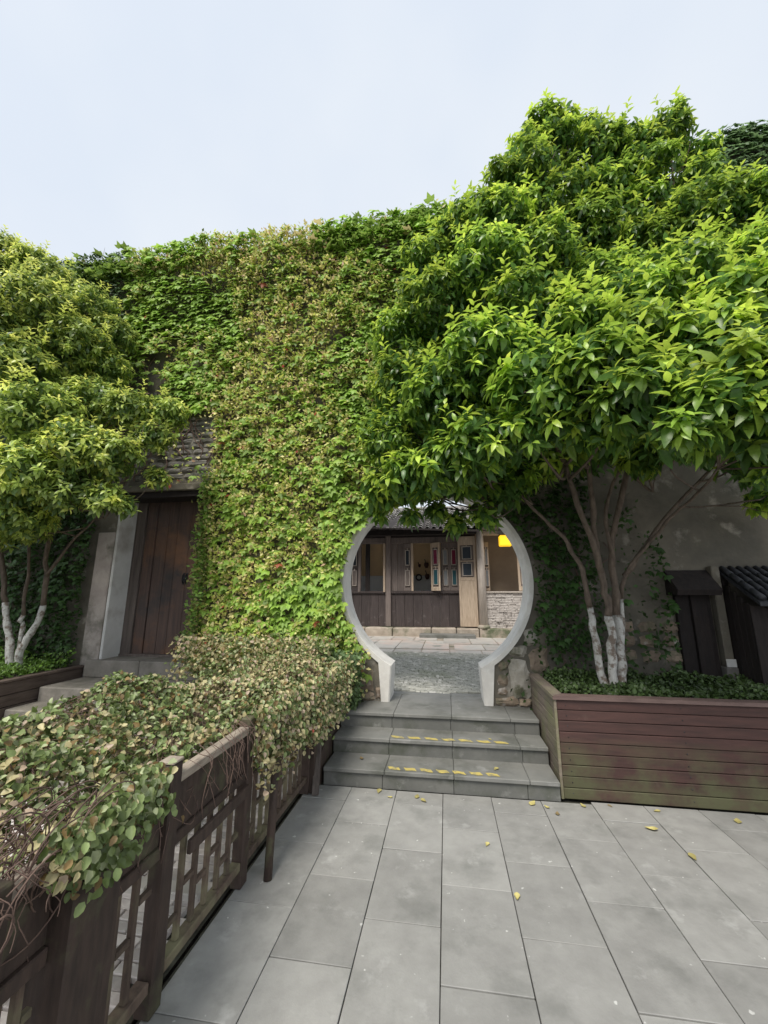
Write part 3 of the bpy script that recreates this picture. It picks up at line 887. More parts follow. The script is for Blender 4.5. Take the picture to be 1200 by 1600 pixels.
# upper boards
def ub(xa, xb, m='hgrey', z0=zS + .032, z1=zW):
    n_ = max(1, round((xb - xa) / .24)); s_ = (xb - xa) / n_
    for i in range(n_):
        bbox('board', (xa + i * s_ + .003, HY + .01, z0), (xa + (i + 1) * s_ - .003, HY + .04, z1), M[m], H, .004)
ub(-4.6, hx(548), 'hdark')
ub(hx(611), hx(631))
bbox('top_rail', (-4.6, HY - .03, zW + .002), (hx(745), HY + .06, zW + .18), M['hgrey'], H, .006)
bbox('frieze_board', (-4.6, HY + .0, zW + .183), (hx(745), HY + .05, 3.75), M['hdark'], H, .004)
bbox('eave_beam', (-4.6, HY - .55, 3.42), (hx(745), HY - .40, 3.58), M['darkwood'], H, .01)
# posts
bbox('post', (hx(603), HY - .08, zB), (hx(611), HY + .06, 3.6), M['hgrey'], H, .01)
bbox('post', (hx(599.5), HY - .10, zS), (hx(602.5), HY - .04, zW), M['hlight'], H, .004)
bbox('post', (hx(560), HY - .06, zS), (hx(564), HY + .06, zW), M['hgrey'], H, .006)
bbox('post', (hx(571), HY - .02, zS + .03), (hx(578), HY + .03, zW), M['darkwood'], H, .004)
bbox('post', (hx(643), HY - .06, zS + .03), (hx(646), HY + .04, zW), M['hlight'], H, .004)
mb = MB(); cx_ = (hx(745) + hx(757)) / 2
mb.tube([(cx_, HY - .25, zB + .08), (cx_, HY - .25, 4.0)], [.115, .10], 14)
mb.obj('column', M['hpost'], H, True)
mb = MB(); mb.tube([(cx_, HY - .25, zB - .01), (cx_, HY - .25, zB + .04), (cx_, HY - .25, zB + .09)], [.16, .175, .13], 14)
mb.obj('column_base', M['plinth'], H, True)
# right bay beams
for (a, b_) in ((815, 824), (825.5, 830.5), (832, 838)):
    bbox('beam', (hx(757) - .02, HY - .20 + (a - 815) * .004, hz(b_)), (4.2, HY + .1, hz(a)), M['hpost'], H, .012)
# low wall of thin bricks in the right bay
mb = MB()
z = zB + .0; r_ = 0
while z < zS - .03:
    x = hx(757) - .05 * (r_ % 2)
    while x < 4.2:
        l = random.uniform(.18, .3)
        mb.box((x + l / 2, HY - .10 + random.uniform(-.012, .012), z + .02), (l - .008, .16, .036), .004)
        x += l
    z += .044; r_ += 1
tb = mb.obj('thin_brick_wall', M['thin'], H); tb['kind'] = 'stuff'
bbox('window_sill', (hx(757), HY - .22, zS - .03), (4.2, HY + .03, zS + .015), M['hpost'], H, .008)
bbox('wall_core', (hx(757) + .02, HY - .01, zB), (4.2, HY + .05, zS - .05), M['roombrown'], H)

def sash(xa, xb, panes, rotz=0, pivot='l', y=HY - .02, z0=None, z1=None, m='hlight', lower=None):
    """leaf with lattice round its panes; frame > pane, lattice bars"""
    z0 = z0 or zS + .035; z1 = z1 or zW - .01
    wd = xb - xa; t = .035; fr = min(.06, wd * .17)
    e = bpy.data.objects.new('window_leaf', None)
    link(e, H, (xa if pivot == 'l' else xb, y, z0)); 
    sgn = 1 if pivot == 'l' else -1
    base = Vector((xa if pivot == 'l' else xb, y, z0))
    Rz = Matrix.Rotation(rotz, 3, 'Z')
    def bx(nm, x0_, x1_, za, zb_, mm, ya=-t / 2, yb=t / 2):
        lo = Vector((sgn * x0_, ya, za)); hi = Vector((sgn * x1_, yb, zb_))
        c = (lo + hi) / 2; s = hi - lo
        o = box(nm, tuple(base + Rz @ c), (abs(s.x), abs(s.y), abs(s.z)), M[mm], e, .003)
        o.rotation_euler = (0, 0, rotz); return o
    h = z1 - z0
    bx('stile', 0, fr, 0, h, m); bx('stile', wd - fr, wd, 0, h, m)
    zb0 = 0
    if lower:
        bx('bottom_panel', fr + .001, wd - fr - .001, .0, h * lower, m, -t * .35, t * .35)
        bx('mid_rail', fr + .001, wd - fr - .001, h * lower + .001, h * lower + .06, m)
        zb0 = h * lower + .06
    else:
        bx('bottom_rail', fr + .001, wd - fr - .001, 0, fr * 1.6, m); zb0 = fr * 1.6
        
    top = .10 * h
    bx('top_rail', fr + .001, wd - fr - .001, h - top, h, m)
    n_ = len(panes); hh = (h - top - zb0) / n_
    for i, c in enumerate(panes):
        za = h - top - hh * (i + 1); zb_ = za + hh
        bx('cross_rail', fr + .001, wd - fr - .001, za + .001, za + .03, m)
        gx_ = (wd - 2 * fr) * .20
        mm_ = (hh - .03) * .13
        bx('pane', fr + gx_, wd - fr - gx_, za + .03 + mm_, zb_ - mm_, c, -.006, .006)
        # raised lattice border
        for (u0, u1, v0, v1) in ((fr + gx_ - .022, fr + gx_ - .002, za + .03 + mm_ - .02, zb_ - mm_ + .02), (wd - fr - gx_ + .002, wd - fr - gx_ + .022, za + .03 + mm_ - .02, zb_ - mm_ + .02),
                                 (fr + gx_, wd - fr - gx_, zb_ - mm_ + .002, zb_ - mm_ + .02), (fr + gx_, wd - fr - gx_, za + .03 + mm_ - .02, za + .03 + mm_ - .002)):
            bx('lattice_bar', u0, u1, v0, v1, 'hpost', -.016, .016)
        bx('lattice_bar', wd / 2 - .012, wd / 2 + .012, zb_ - mm_ + .021, zb_, 'hpost', -.014, .014)
        bx('back_panel', fr + .002, wd - fr - .002, za + .031, zb_ - .001, 'hgrey', .018, .026)
        # the pane stands just in front of the leaf's thin backing
    return e
sash(hx(631), hx(643), ['blueglass', 'hgrey'], m='hgrey')
sash(hx(674), hx(690), ['magenta', 'teal'], rotz=R(-28), y=HY - .05)
sash(hx(690), hx(703), ['greyglass', 'greyglass'], m='hgrey', y=HY + .02)
sash(hx(703), hx(717), ['magenta', 'teal'], m='hgrey', y=HY + .02)
sash(hx(716.5), hx(744), ['blueglass', 'blueglass'], rotz=R(-6), y=HY - .12, z0=zB + .03, z1=hz(840), lower=.50)
sash(hx(757.5), hx(765), ['greyglass', 'greyglass'], y=HY - .0, m='hlight')
sash(hx(809), hx(830), ['greyglass', 'greyglass'], y=HY - .05, m='hlight')
sash(hx(548), hx(560), ['blueglass', 'hgrey'], m='hdark')
# rooms: back walls and floor
bbox('room_wall_upper', (-4.6, HY + .9, 2.32), (hx(716), HY + .95, 3.7), M['roomtan'], H)
bbox('room_wall_lower', (-4.6, HY + .89, zB), (hx(716), HY + .95, 2.318), M['roomwhite'], H)
bbox('room_wall_right', (hx(716) + .01, HY + .9, zB), (4.2, HY + .95, 3.7), M['roombrown'], H)
bbox('room_partition', (hx(716), HY + .3, zB), (hx(716) + .06, HY + .89, 3.7), M['roombrown'], H)
bbox('room_floor', (-4.6, HY + .05, zB - .1), (4.2, HY + .9, zB - .01), M['plinth'], H)
# roof
EY, EZ, RY, RZ = 11.0, 3.50, 14.0, 4.72
rfe = bpy.data.objects.new('roof', None); link(rfe, H, (-.8, 12.5, 4))
def rp(x, t, dz=0.0):
    lift = .22 * max(0, (-1.55 - x) / .5) ** 2 * (1 - t) if x < -1.55 else 0
    return (x, EY + (RY - EY) * t, EZ + (RZ - EZ) * (t * .92 + .08 * t * t) + dz + lift * .4)
XE0, XE1 = -2.15, .86
pitch = .187
ncol = int((XE1 - XE0) / pitch)
tile_v = []; 
def halfpipe(x, t0, t1, r, up=1, th=.012):
    v = []; f = []
    n_ = 6
    for t, rr, dz in ((t0, r * 1.16, .040), (t1, r * .80, .0)):
        for k in range(n_ + 1):
            an = math.pi * k / n_
            p = rp(x, t)
            v.append((p[0] + rr * math.cos(an), p[1], p[2] + up * rr * .72 * math.sin(an) + dz))
        for k in range(n_ + 1):
            an = math.pi * k / n_
            p = rp(x, t)
            v.append((p[0] + (rr - th) * math.cos(an), p[1], p[2] + up * (rr - th) * .72 * math.sin(an) + dz))
    m_ = n_ + 1
    for k in range(n_):
        f.append((k, k + 1, 2 * m_ + k + 1, 2 * m_ + k))
        f.append((m_ + k, 3 * m_ + k, 3 * m_ + k + 1, m_ + k + 1))
        f.append((k, m_ + k, m_ + k + 1, k + 1))
    return v, f
nrow = 12; cnt = 0
rest = MB()
for c in range(ncol + 1):
    x = XE0 + c * pitch
    for r_ in range(nrow):
        t0 = r_ / nrow; t1 = (r_ + 1.25) / nrow
        jx = random.uniform(-.006, .006)
        v, f = halfpipe(x + jx, t0, min(t1, 1), .058)
        if cnt < 240:
            mesh_obj('roof_tile', v, f, M['roof'], rfe, True); cnt += 1
        else: rest.add(v, f)
        v, f = halfpipe(x + pitch / 2, t0 + .01, min(t1, 1), .066, up=-1)
        v = [(p[0], p[1], p[2] + .012) for p in v]
        rest.add(v, f)
rr_ = rest.obj('roof_tile_rows', M['roof'], rfe, True); rr_['kind'] = 'stuff'
v = [rp(XE0 - .1, 0, -.06), rp(XE1 + .1, 0, -.06), rp(XE1 + .1, 1, -.06), rp(XE0 - .1, 1, -.06), rp(XE0 - .1, 0, -.1), rp(XE1 + .1, 0, -.1), rp(XE1 + .1, 1, -.1), rp(XE0 - .1, 1, -.1)]
mesh_obj('roof_deck', v, [(0, 1, 2, 3), (7, 6, 5, 4), (0, 4, 5, 1), (1, 5, 6, 2), (2, 6, 7, 3), (3, 7, 4, 0)], M['darkwood'], rfe)
bbox('ridge', (XE0 - .1, 13.93, 4.66), (XE1 + .1, 14.07, 4.80), M['roof'], rfe, .02)
# neighbouring roof parts over the wings
v = [(-6.5, 10.9, 3.75), (XE0 - .12, 10.9, 3.75), (XE0 - .12, 13.5, 4.45), (-6.5, 13.5, 4.45), (-6.5, 10.9, 3.65), (XE0 - .12, 10.9, 3.65), (XE0 - .12, 13.5, 4.35), (-6.5, 13.5, 4.35)]
mesh_obj('wing_roof', v, [(0, 1, 2, 3), (7, 6, 5, 4), (0, 4, 5, 1), (1, 5, 6, 2), (2, 6, 7, 3), (3, 7, 4, 0)], M['roof'], rfe)
v = [(XE1 + .12, 11.3, 3.86), (4.6, 11.3, 3.86), (4.6, 13.5, 4.5), (XE1 + .12, 13.5, 4.5), (XE1 + .12, 11.3, 3.78), (4.6, 11.3, 3.78), (4.6, 13.5, 4.42), (XE1 + .12, 13.5, 4.42)]
mesh_obj('wing_roof', v, [(0, 1, 2, 3), (7, 6, 5, 4), (0, 4, 5, 1), (1, 5, 6, 2), (2, 6, 7, 3), (3, 7, 4, 0)], M['roof'], rfe)

# things hanging inside the room and the lantern
def pot(px, py, label, s=1.0):
    x, z = hx(px), hz(py)
    t_ = thing('hanging_pot', label, 'pot', (x, HY + .86, z), 'pots hung on the pale room wall')
    mb = MB(); yy = HY + .84
    mb.tube([(x, yy, z - .10 * s), (x, yy, z - .02 * s), (x, yy, z + .05 * s), (x, yy, z + .07 * s)], [.04 * s, .075 * s, .07 * s, .05 * s], 10)
    mb.obj('body', M['hang'], t_, True)
    mb = MB(); mb.tube([(x - .02, yy, z + .07 * s), (x - .04, yy + .01, z + .14 * s), (x - .05, yy + .03, z + .18 * s)], .012, 6)
    mb.obj('handle', M['iron'], t_, True)
pot(665.5, 898, 'dark jug hung on the pale lower room wall right of the wreath')
pot(664.5, 879, 'dark jug hung on the tan upper room wall above the other jugs')
pot(653, 880, 'small dark jug highest and furthest left on the tan room wall', .6)
WR = thing('wreath', 'small black ring hung on the pale wall inside the left window', 'wreath', (hx(651.5), HY + .87, hz(900)))
mb = MB(); c_ = Vector((hx(651.5), HY + .85, hz(900)))
ring = [c_ + Vector((.085 * math.cos(a * math.pi / 10), 0, .085 * math.sin(a * math.pi / 10))) for a in range(21)]
mb.tube(ring, .022, 6); mb.obj('ring', M['iron'], WR, True)
LN = thing('lantern', 'glowing yellow box lantern hanging under the beam of the right bay', 'lantern', (hx(793, 11.7), 11.7, hz(846, 11.7)))
lx = hx(793, 11.7); lz = hz(847, 11.7)
bbox('shade', (lx - .17, 11.55, lz - .15), (lx + .17, 11.85, lz + .15), M['lantern'], LN, .02)
bbox('frame', (lx - .18, 11.54, lz + .151), (lx + .18, 11.86, lz + .175), M['darkwood'], LN, .004)
mb = MB(); mb.tube([(lx, 11.7, lz + .17), (lx, 11.7, lz + .32)], .008, 6); mb.obj('cord', M['iron'], LN)

# ================================================================== PLANTS
UP = np.array([0, 0, 1.])
def rnd_dirs(n, rng):
    v = rng.normal(size=(n, 3)); return v / np.linalg.norm(v, axis=1, keepdims=True)

def tree_crown(parent, lobes, leaf_len, nsprig, young, mid_, old, rng, squash=.8, per=11, droop=.32, fill=.5, nparts=280, wf=.17, tones=(.66, 1.15)):
    P = []; D = []; Nn = []; S = []; Cc = []
    young, mid_, old = map(np.array, (young, mid_, old))
    tips = []
    base_len, ymin = leaf_len, min(l[1] for l in lobes)
    for (cx, cy, cz, r) in lobes:
        leaf_len = base_len * (1.0 - .30 * min(1, max(0, (cy - ymin - .3) / 1.2)) * (cz > 3.3))
        n_ = int(nsprig * (r / .45) ** 2 * (base_len / leaf_len) ** 1.5)
        tone = rng.uniform(*tones)
        shp = rng.uniform(.15, .6)
        u = rnd_dirs(n_ * 3, rng)
        wt = 0.35 + .65 * (u[:, 2] * .5 + .5) 
        u = u[rng.random(len(u)) < wt][:n_]
        rad = r * (1 - .38 * rng.random(len(u)) ** 1.6)
        c = np.array([cx, cy, cz]) + u * rad[:, None] * np.array([1, 1, squash])
        ax = u * .8 + np.array([0, 0, .55]) + rng.normal(size=u.shape) * .25
        ax /= np.linalg.norm(ax, axis=1, keepdims=True)
        shoot = rng.random(len(u)) < shp            # fresh growth on some shoots
        for i in range(len(u)):
            k = rng.integers(per - 3, per + 3)
            a = ax[i]; e1 = np.cross(a, [0.3, .9, .1]); e1 /= np.linalg.norm(e1); e2 = np.cross(a, e1)
            ph = np.arange(k) * 2.4 + rng.random() * 6
            lvl = np.arange(k) / k                  # 0 top of the shoot .. 1 lower
            tilt = np.radians(38 + 60 * lvl ** .6 + rng.normal(size=k) * 9)
            rd = np.cos(ph)[:, None] * e1 + np.sin(ph)[:, None] * e2
            dd = np.cos(tilt)[:, None] * a + np.sin(tilt)[:, None] * rd
            dd[:, 2] -= .12 + .35 * lvl
            pp = c[i] - a * (lvl[:, None] * leaf_len * .75)
            nn = a * .7 + UP * .6 + rng.normal(size=(k, 3)) * .16
            P.append(pp); D.append(dd); Nn.append(nn)
            S.append(leaf_len * (.62 + .4 * np.minimum(1, lvl * 2.0)) * (1 + rng.normal(size=k) * .12))
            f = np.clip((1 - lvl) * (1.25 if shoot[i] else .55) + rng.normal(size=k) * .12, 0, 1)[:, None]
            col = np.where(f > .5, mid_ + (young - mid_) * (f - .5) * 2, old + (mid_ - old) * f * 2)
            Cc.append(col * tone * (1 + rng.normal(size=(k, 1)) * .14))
        tips += [c[i] for i in range(0, len(u), 3)]
        # upright fresh shoots on the top of the crown
        for _ in range(int(5 * (r / .4) ** 2)):
            u1 = rnd_dirs(1, rng)[0]; u1[2] = abs(u1[2]) + .5; u1 /= np.linalg.norm(u1)
            b0 = np.array([cx, cy, cz]) + u1 * r * np.array([.9, .9, squash * .95])
            ax1 = u1 * .5 + UP + rng.normal(size=3) * .12; ax1 /= np.linalg.norm(ax1)
            ln = leaf_len * rng.uniform(1.0, 2.2); k = 8
            tt_ = np.linspace(.15, 1, k); ph = np.arange(k) * 2.4
            e1 = np.cross(ax1, [0, 1, .1]); e1 /= np.linalg.norm(e1); e2 = np.cross(ax1, e1)
            rd = np.cos(ph)[:, None] * e1 + np.sin(ph)[:, None] * e2
            P.append(b0 + ax1 * (tt_ * ln)[:, None]); D.append(rd * (1.1 - .6 * tt_)[:, None] + ax1 * .75)
            Nn.append(-rd * .5 + ax1 + rng.normal(size=(k, 3)) * .15); S.append(leaf_len * (.95 - .35 * tt_)); Cc.append((mid_ + (young - mid_) * tt_[:, None]) * rng.uniform(.8, 1.1))
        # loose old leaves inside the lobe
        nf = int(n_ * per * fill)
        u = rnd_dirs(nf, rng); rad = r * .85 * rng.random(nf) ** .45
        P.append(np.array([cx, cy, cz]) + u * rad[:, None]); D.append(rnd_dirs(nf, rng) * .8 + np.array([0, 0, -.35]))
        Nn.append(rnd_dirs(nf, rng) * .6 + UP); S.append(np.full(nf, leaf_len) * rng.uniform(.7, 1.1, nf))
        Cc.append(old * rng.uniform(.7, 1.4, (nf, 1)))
    P, D, Nn, S, Cc = map(np.concatenate, (P, D, Nn, S, Cc))
    Cc = np.clip(Cc, .004, 1)
    mats = frames(D, Nn, S)
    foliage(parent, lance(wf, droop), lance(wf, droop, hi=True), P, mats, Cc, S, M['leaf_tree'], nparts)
    return tips, len(P)

def add_branches(parent, stems, lobes, rng, rad=.05, lime_z=None, n_twigs=3):
    allpts = []
    for si, (pts, r0) in enumerate(stems):
        sp = smooth_path(pts, 5)
        sp = [p + Vector(rng.normal(size=3) * .008) for p in sp]
        n_ = len(sp)
        rads = [max(.008, r0 * (1 - .75 * i / (n_ - 1))) * (1 + .10 * math.sin(i * 1.9 + si)) for i in range(n_)]
        if lime_z:
            cut = next((i for i, p in enumerate(sp) if p.z > lime_z - .07 * (si % 3) + .04), 0)
        else: cut = 0
        if cut > 0:
            # dense, knobbly limewashed foot
            mb = MB(); mb.tube(sp[:cut + 1], [r * 1.04 for r in rads[:cut + 1]], 12); mb.obj('whitewashed_trunk', M['limewash'], parent, True)
        mb = MB(); mb.tube(sp[cut:], rads[cut:], 10); mb.obj('trunk', M['bark'], parent, True)
        allpts += [(p, r) for p, r in zip(sp, rads) if p.z > (lime_z or 0) + .5]
    mb = MB()
    for (cx, cy, cz, r) in lobes:
        if r < .19 and cz < 3: continue
        c = Vector((cx, cy, cz))
        p, r1 = min(allpts, key=lambda q: (q[0] - c).length + (1.5 if q[0].z > c.z - .1 else 0))
        midp = p.lerp(c, .5) + Vector((0, 0, -.12)) + Vector(rng.normal(size=3) * .08)
        path = smooth_path([p, midp, c], 4)
        mb.tube(path, [max(.006, min(r1 * .8, .026) * (1 - .7 * i / (len(path) - 1))) for i in range(len(path))], 6)
        for _ in range(n_twigs):
            e = c + Vector(rnd_dirs(1, rng)[0]) * r * .85
            s = path[rng.integers(len(path) // 2, len(path))]
            mb.tube([s, s.lerp(e, .5) + Vector(rng.normal(size=3) * .04), e], [.008, .006, .003], 5)
    o = mb.obj('branches', M['bark'], parent, True); o['kind'] = 'stuff'

LR = [(-0.66, 4.3, 2.91, 0.3), (-0.34, 4.0, 2.95, 0.34), (-0.57, 4.2, 3.48, 0.4), (0.06, 3.8, 2.98, 0.38), (0.4, 3.5, 3.08, 0.36), (-0.34, 4.2, 4.1, 0.5), (-0.46, 4.3, 4.77, 0.4), (0.08, 3.8, 3.69, 0.5), (-0.02, 4.2, 5.08, 0.5), (-0.13, 4.4, 5.92, 0.38), (0.21, 4.4, 6.21, 0.33), (0.57, 4.0, 5.35, 0.5), (0.79, 4.2, 6.2, 0.4), (1.22, 4.4, 7.0, 0.45), (1.63, 4.5, 7.6, 0.36), (1.78, 4.5, 7.95, 0.22), (2.11, 4.5, 7.3, 0.42), (2.61, 4.5, 6.9, 0.45), (2.95, 4.5, 7.45, 0.32), (3.13, 4.5, 7.75, 0.2), (3.24, 4.5, 6.75, 0.3), (0.46, 3.6, 3.97, 0.5), (0.91, 3.8, 4.65, 0.45), (1.3, 4.3, 5.71, 0.5), (2.02, 4.6, 6.09, 0.6), (2.46, 4.5, 5.73, 0.5), (2.58, 4.6, 6.38, 0.5), (3.06, 4.5, 6.0, 0.6), (3.51, 4.4, 6.1, 0.42), (3.79, 4.3, 6.1, 0.42), (1.31, 3.6, 4.15, 0.45), (1.79, 3.6, 4.38, 0.4), (2.32, 3.8, 4.69, 0.5), (0.89, 3.3, 3.48, 0.45), (1.24, 3.1, 3.45, 0.4), (1.44, 2.9, 3.11, 0.36), (2.0, 3.2, 3.56, 0.45), (2.52, 3.4, 4.0, 0.5), (3.18, 3.8, 4.79, 0.5), (2.13, 2.8, 3.19, 0.4), (1.79, 2.7, 2.93, 0.3), (1.53, 2.7, 2.78, 0.22), (1.02, 3.3, 3.18, 0.3), (1.32, 3.2, 3.06, 0.28), (0.72, 3.4, 3.13, 0.28), (1.98, 2.7, 2.80, 0.22), (1.69, 3.3, 3.77, 0.45), (2.29, 2.7, 2.9, 0.4), (2.98, 3.2, 3.79, 0.6), (3.94, 4.0, 5.4, 0.6),
      (1.9, 4.4, 5.1, .6), (1.2, 4.5, 4.7, .5), (2.9, 4.4, 5.2, .6), (2.2, 4.2, 4.4, .5), (.5, 4.4, 4.6, .4), (1.3, 4.3, 3.9, .45), (.4, 4.4, 3.7, .35),
      (-.35, 4.5, 2.98, .22), (.05, 4.5, 3.0, .24), (.38, 4.4, 2.95, .22), (-.75, 4.6, 2.85, .2), (.75, 4.3, 2.95, .26), (.3, 4.1, 2.86, .14), (-.1, 4.3, 2.86, .12),
      (0.34, 4.4, 6.44, 0.32), (0.66, 4.3, 6.43, 0.36), (0.98, 4.4, 6.99, 0.36), (1.28, 4.5, 7.54, 0.35), (1.51, 4.5, 7.99, 0.28), (2.39, 4.5, 7.42, 0.32), (2.69, 4.5, 7.25, 0.32), (2.06, 4.5, 7.72, 0.25), (1.19, 4.3, 3.16, 0.26), (1.62, 4.3, 3.22, 0.3), (1.95, 4.1, 3.1, 0.26), (0.67, 4.3, 2.88, 0.26), (2.39, 3.9, 3.12, 0.26), (3.06, 4.2, 3.05, 0.36), (3.42, 4.7, 2.72, 0.2), (1.78, 3.1, 2.80, 0.14), (1.65, 4.5, 6.63, 0.45), (1.26, 4.4, 6.44, 0.4), (2.12, 4.5, 6.65, 0.42), (3.3, 4.5, 7.17, 0.24), (0.15, 4.4, 2.52, 0.15), (-0.38, 4.4, 2.6, 0.12), (0.46, 4.5, 2.62, 0.18), (-0.78, 4.6, 2.68, 0.12), (-0.09, 4.4, 2.65, 0.14)]
TR = thing('magnolia_like_tree', 'large glossy green tree in the red brown planter right of the moon gate', 'tree', (1.65, 4.6, .78))
TR.name = 'evergreen_tree'; WP[TR.name] = Vector((1.65, 4.6, .78))
rngR = np.random.default_rng(11)
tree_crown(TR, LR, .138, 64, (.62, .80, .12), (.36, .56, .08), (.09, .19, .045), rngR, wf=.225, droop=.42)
stemsR = [([(1.57, 4.6, .76), (1.52, 4.6, 1.25), (1.50, 4.6, 1.57), (1.42, 4.55, 2.04), (1.21, 4.5, 2.38), (.88, 4.4, 2.73), (.3, 4.3, 3.5)], .040),
          ([(1.64, 4.56, .76), (1.65, 4.52, 1.3), (1.64, 4.5, 1.64), (1.6, 4.5, 2.03), (1.56, 4.4, 2.56), (1.5, 4.2, 3.28), (1.49, 4.2, 4.25), (1.55, 4.4, 5.77), (1.75, 4.5, 7.4)], .043),
          ([(1.73, 4.6, .76), (1.755, 4.6, 1.2), (1.77, 4.6, 1.7), (1.78, 4.6, 2.17), (1.9, 4.4, 2.83), (2.16, 4.2, 3.88), (2.72, 4.4, 5.42), (3.0, 4.5, 7.2)], .048),
          ([(1.75, 4.66, .76), (1.80, 4.65, 1.3), (1.89, 4.6, 1.9), (2.18, 4.4, 2.34), (2.42, 3.9, 2.73), (2.4, 3.4, 2.96)], .028),
          ([(1.62, 4.5, 1.9), (1.4, 4.3, 2.61), (1.13, 4.1, 3.33), (.69, 4.2, 4.49), (.29, 4.3, 5.3)], .034),
          ([(1.78, 4.6, 2.0), (1.74, 4.5, 2.6), (1.95, 4.3, 3.3), (2.0, 4.0, 4.0)], .026),
          ([(1.89, 4.6, 1.9), (2.3, 4.5, 2.5), (2.9, 4.4, 3.2), (3.5, 4.3, 4.6)], .026)]
add_branches(TR, stemsR, LR, rngR, lime_z=1.5)

LL = [(-6.32, 4.2, 6.3, 0.55), (-5.47, 4.2, 6.0, 0.48), (-4.92, 4.3, 5.7, 0.42), (-4.59, 4.4, 5.35, 0.33), (-5.16, 3.8, 5.3, 0.55), (-5.38, 3.6, 4.89, 0.5), (-4.71, 4.0, 4.92, 0.45), (-4.53, 4.3, 4.76, 0.33), (-4.98, 3.6, 4.33, 0.5), (-4.46, 3.5, 3.67, 0.48), (-4.27, 4.0, 4.06, 0.4), (-3.76, 4.0, 3.94, 0.3), (-3.39, 4.2, 3.96, 0.26), (-3.41, 4.0, 3.58, 0.24), (-4.0, 3.6, 3.3, 0.42), (-3.64, 3.7, 3.24, 0.32), (-4.35, 3.4, 2.96, 0.42), (-3.99, 3.6, 2.82, 0.32), (-3.64, 3.7, 2.76, 0.22), (-3.48, 3.8, 2.67, 0.14), (-4.56, 3.5, 2.64, 0.33), (-6.95, 4.0, 5.9, 0.7), (-6.17, 3.6, 4.26, 0.7), (-5.66, 3.6, 3.08, 0.5), (-3.38, 4.1, 3.09, 0.15), (-4.51, 3.6, 2.56, .3), (-5.12, 3.7, 2.48, .36), (-4.85, 3.9, 2.55, .3), (-6.39, 4.2, 6.7, .4), (-5.89, 4.2, 6.5, .35), (-5.9, 3.7, 5.1, .6), (-5.5, 4.1, 4.2, .5), (-6.6, 3.7, 3.4, .6)]
TL = thing('evergreen_tree', 'green tree with whitewashed forked trunk in the low planter at the left edge', 'tree', (-5.4, 4.5, .75))
rngL = np.random.default_rng(12)
tree_crown(TL, LL, .088, 160, (.80, .86, .22), (.44, .56, .13), (.12, .20, .06), rngL, per=10, wf=.23, droop=.4, tones=(.85, 1.2), fill=.3)
stemsL = [([(-5.42, 4.5, .72), (-5.52, 4.5, 1.15), (-5.65, 4.5, 1.5), (-5.85, 4.5, 2.12), (-5.93, 4.3, 2.95), (-5.89, 4.0, 4.0), (-6.2, 4, 5.5)], .046),
          ([(-5.36, 4.5, .72), (-5.28, 4.5, 1.1), (-5.13, 4.5, 1.46), (-5.06, 4.4, 2.1), (-4.92, 4.2, 2.89), (-4.88, 4.1, 4.25), (-5.02, 4.2, 5.49)], .044),
          ([(-5.40, 4.53, .72), (-5.41, 4.55, 1.2), (-5.39, 4.5, 1.46), (-5.32, 4.4, 2.1), (-5.13, 4.1, 3.04), (-5.29, 4.0, 4.41)], .032),
          ([(-5.02, 4.4, 1.94), (-4.53, 4.2, 2.31), (-3.88, 4.0, 2.73)], .022),
          ([(-5.9, 4.5, 1.9), (-6.1, 4.3, 2.6), (-6.4, 4.0, 3.6)], .03)]
add_branches(TL, stemsL, LL, rngL, lime_z=1.52)

# ---- wall creeper
def wall_bulge(x, z):
    b = .10 + .10 * nz((x, 0, z), .9, 3) + .07 * nz((x, 0, z), 2.6, 9) + .09 * nz((x, 0, z * .8), 7.5, 19)
    b += .13 * min(1, max(0, (z - 6.1) / .8))
    return max(.03, b)
def cream_mask(x, z):
    # cream leaved runner: a broad drift from the top left-centre down to the middle
    cx = -2.35 + .12 * (z - 4.5)
    c = math.exp(-((x - cx + .2) / 1.3) ** 2)
    if z > 6: c = max(c, .75 * math.exp(-((x + 2.3) / 1.3) ** 2))
    return c + .85 * nz((x, 0, z), 1.3, 5) + .45 * nz((x, 0, z), 3.4, 15)

def in_gate(x, z, grow=0.0):
    r = math.hypot(x - GX, z - GZ)
    if r < RO - .005 + grow: return True
    if z < 1.15 and abs(x - GX) < .69 + grow: return True
    return False

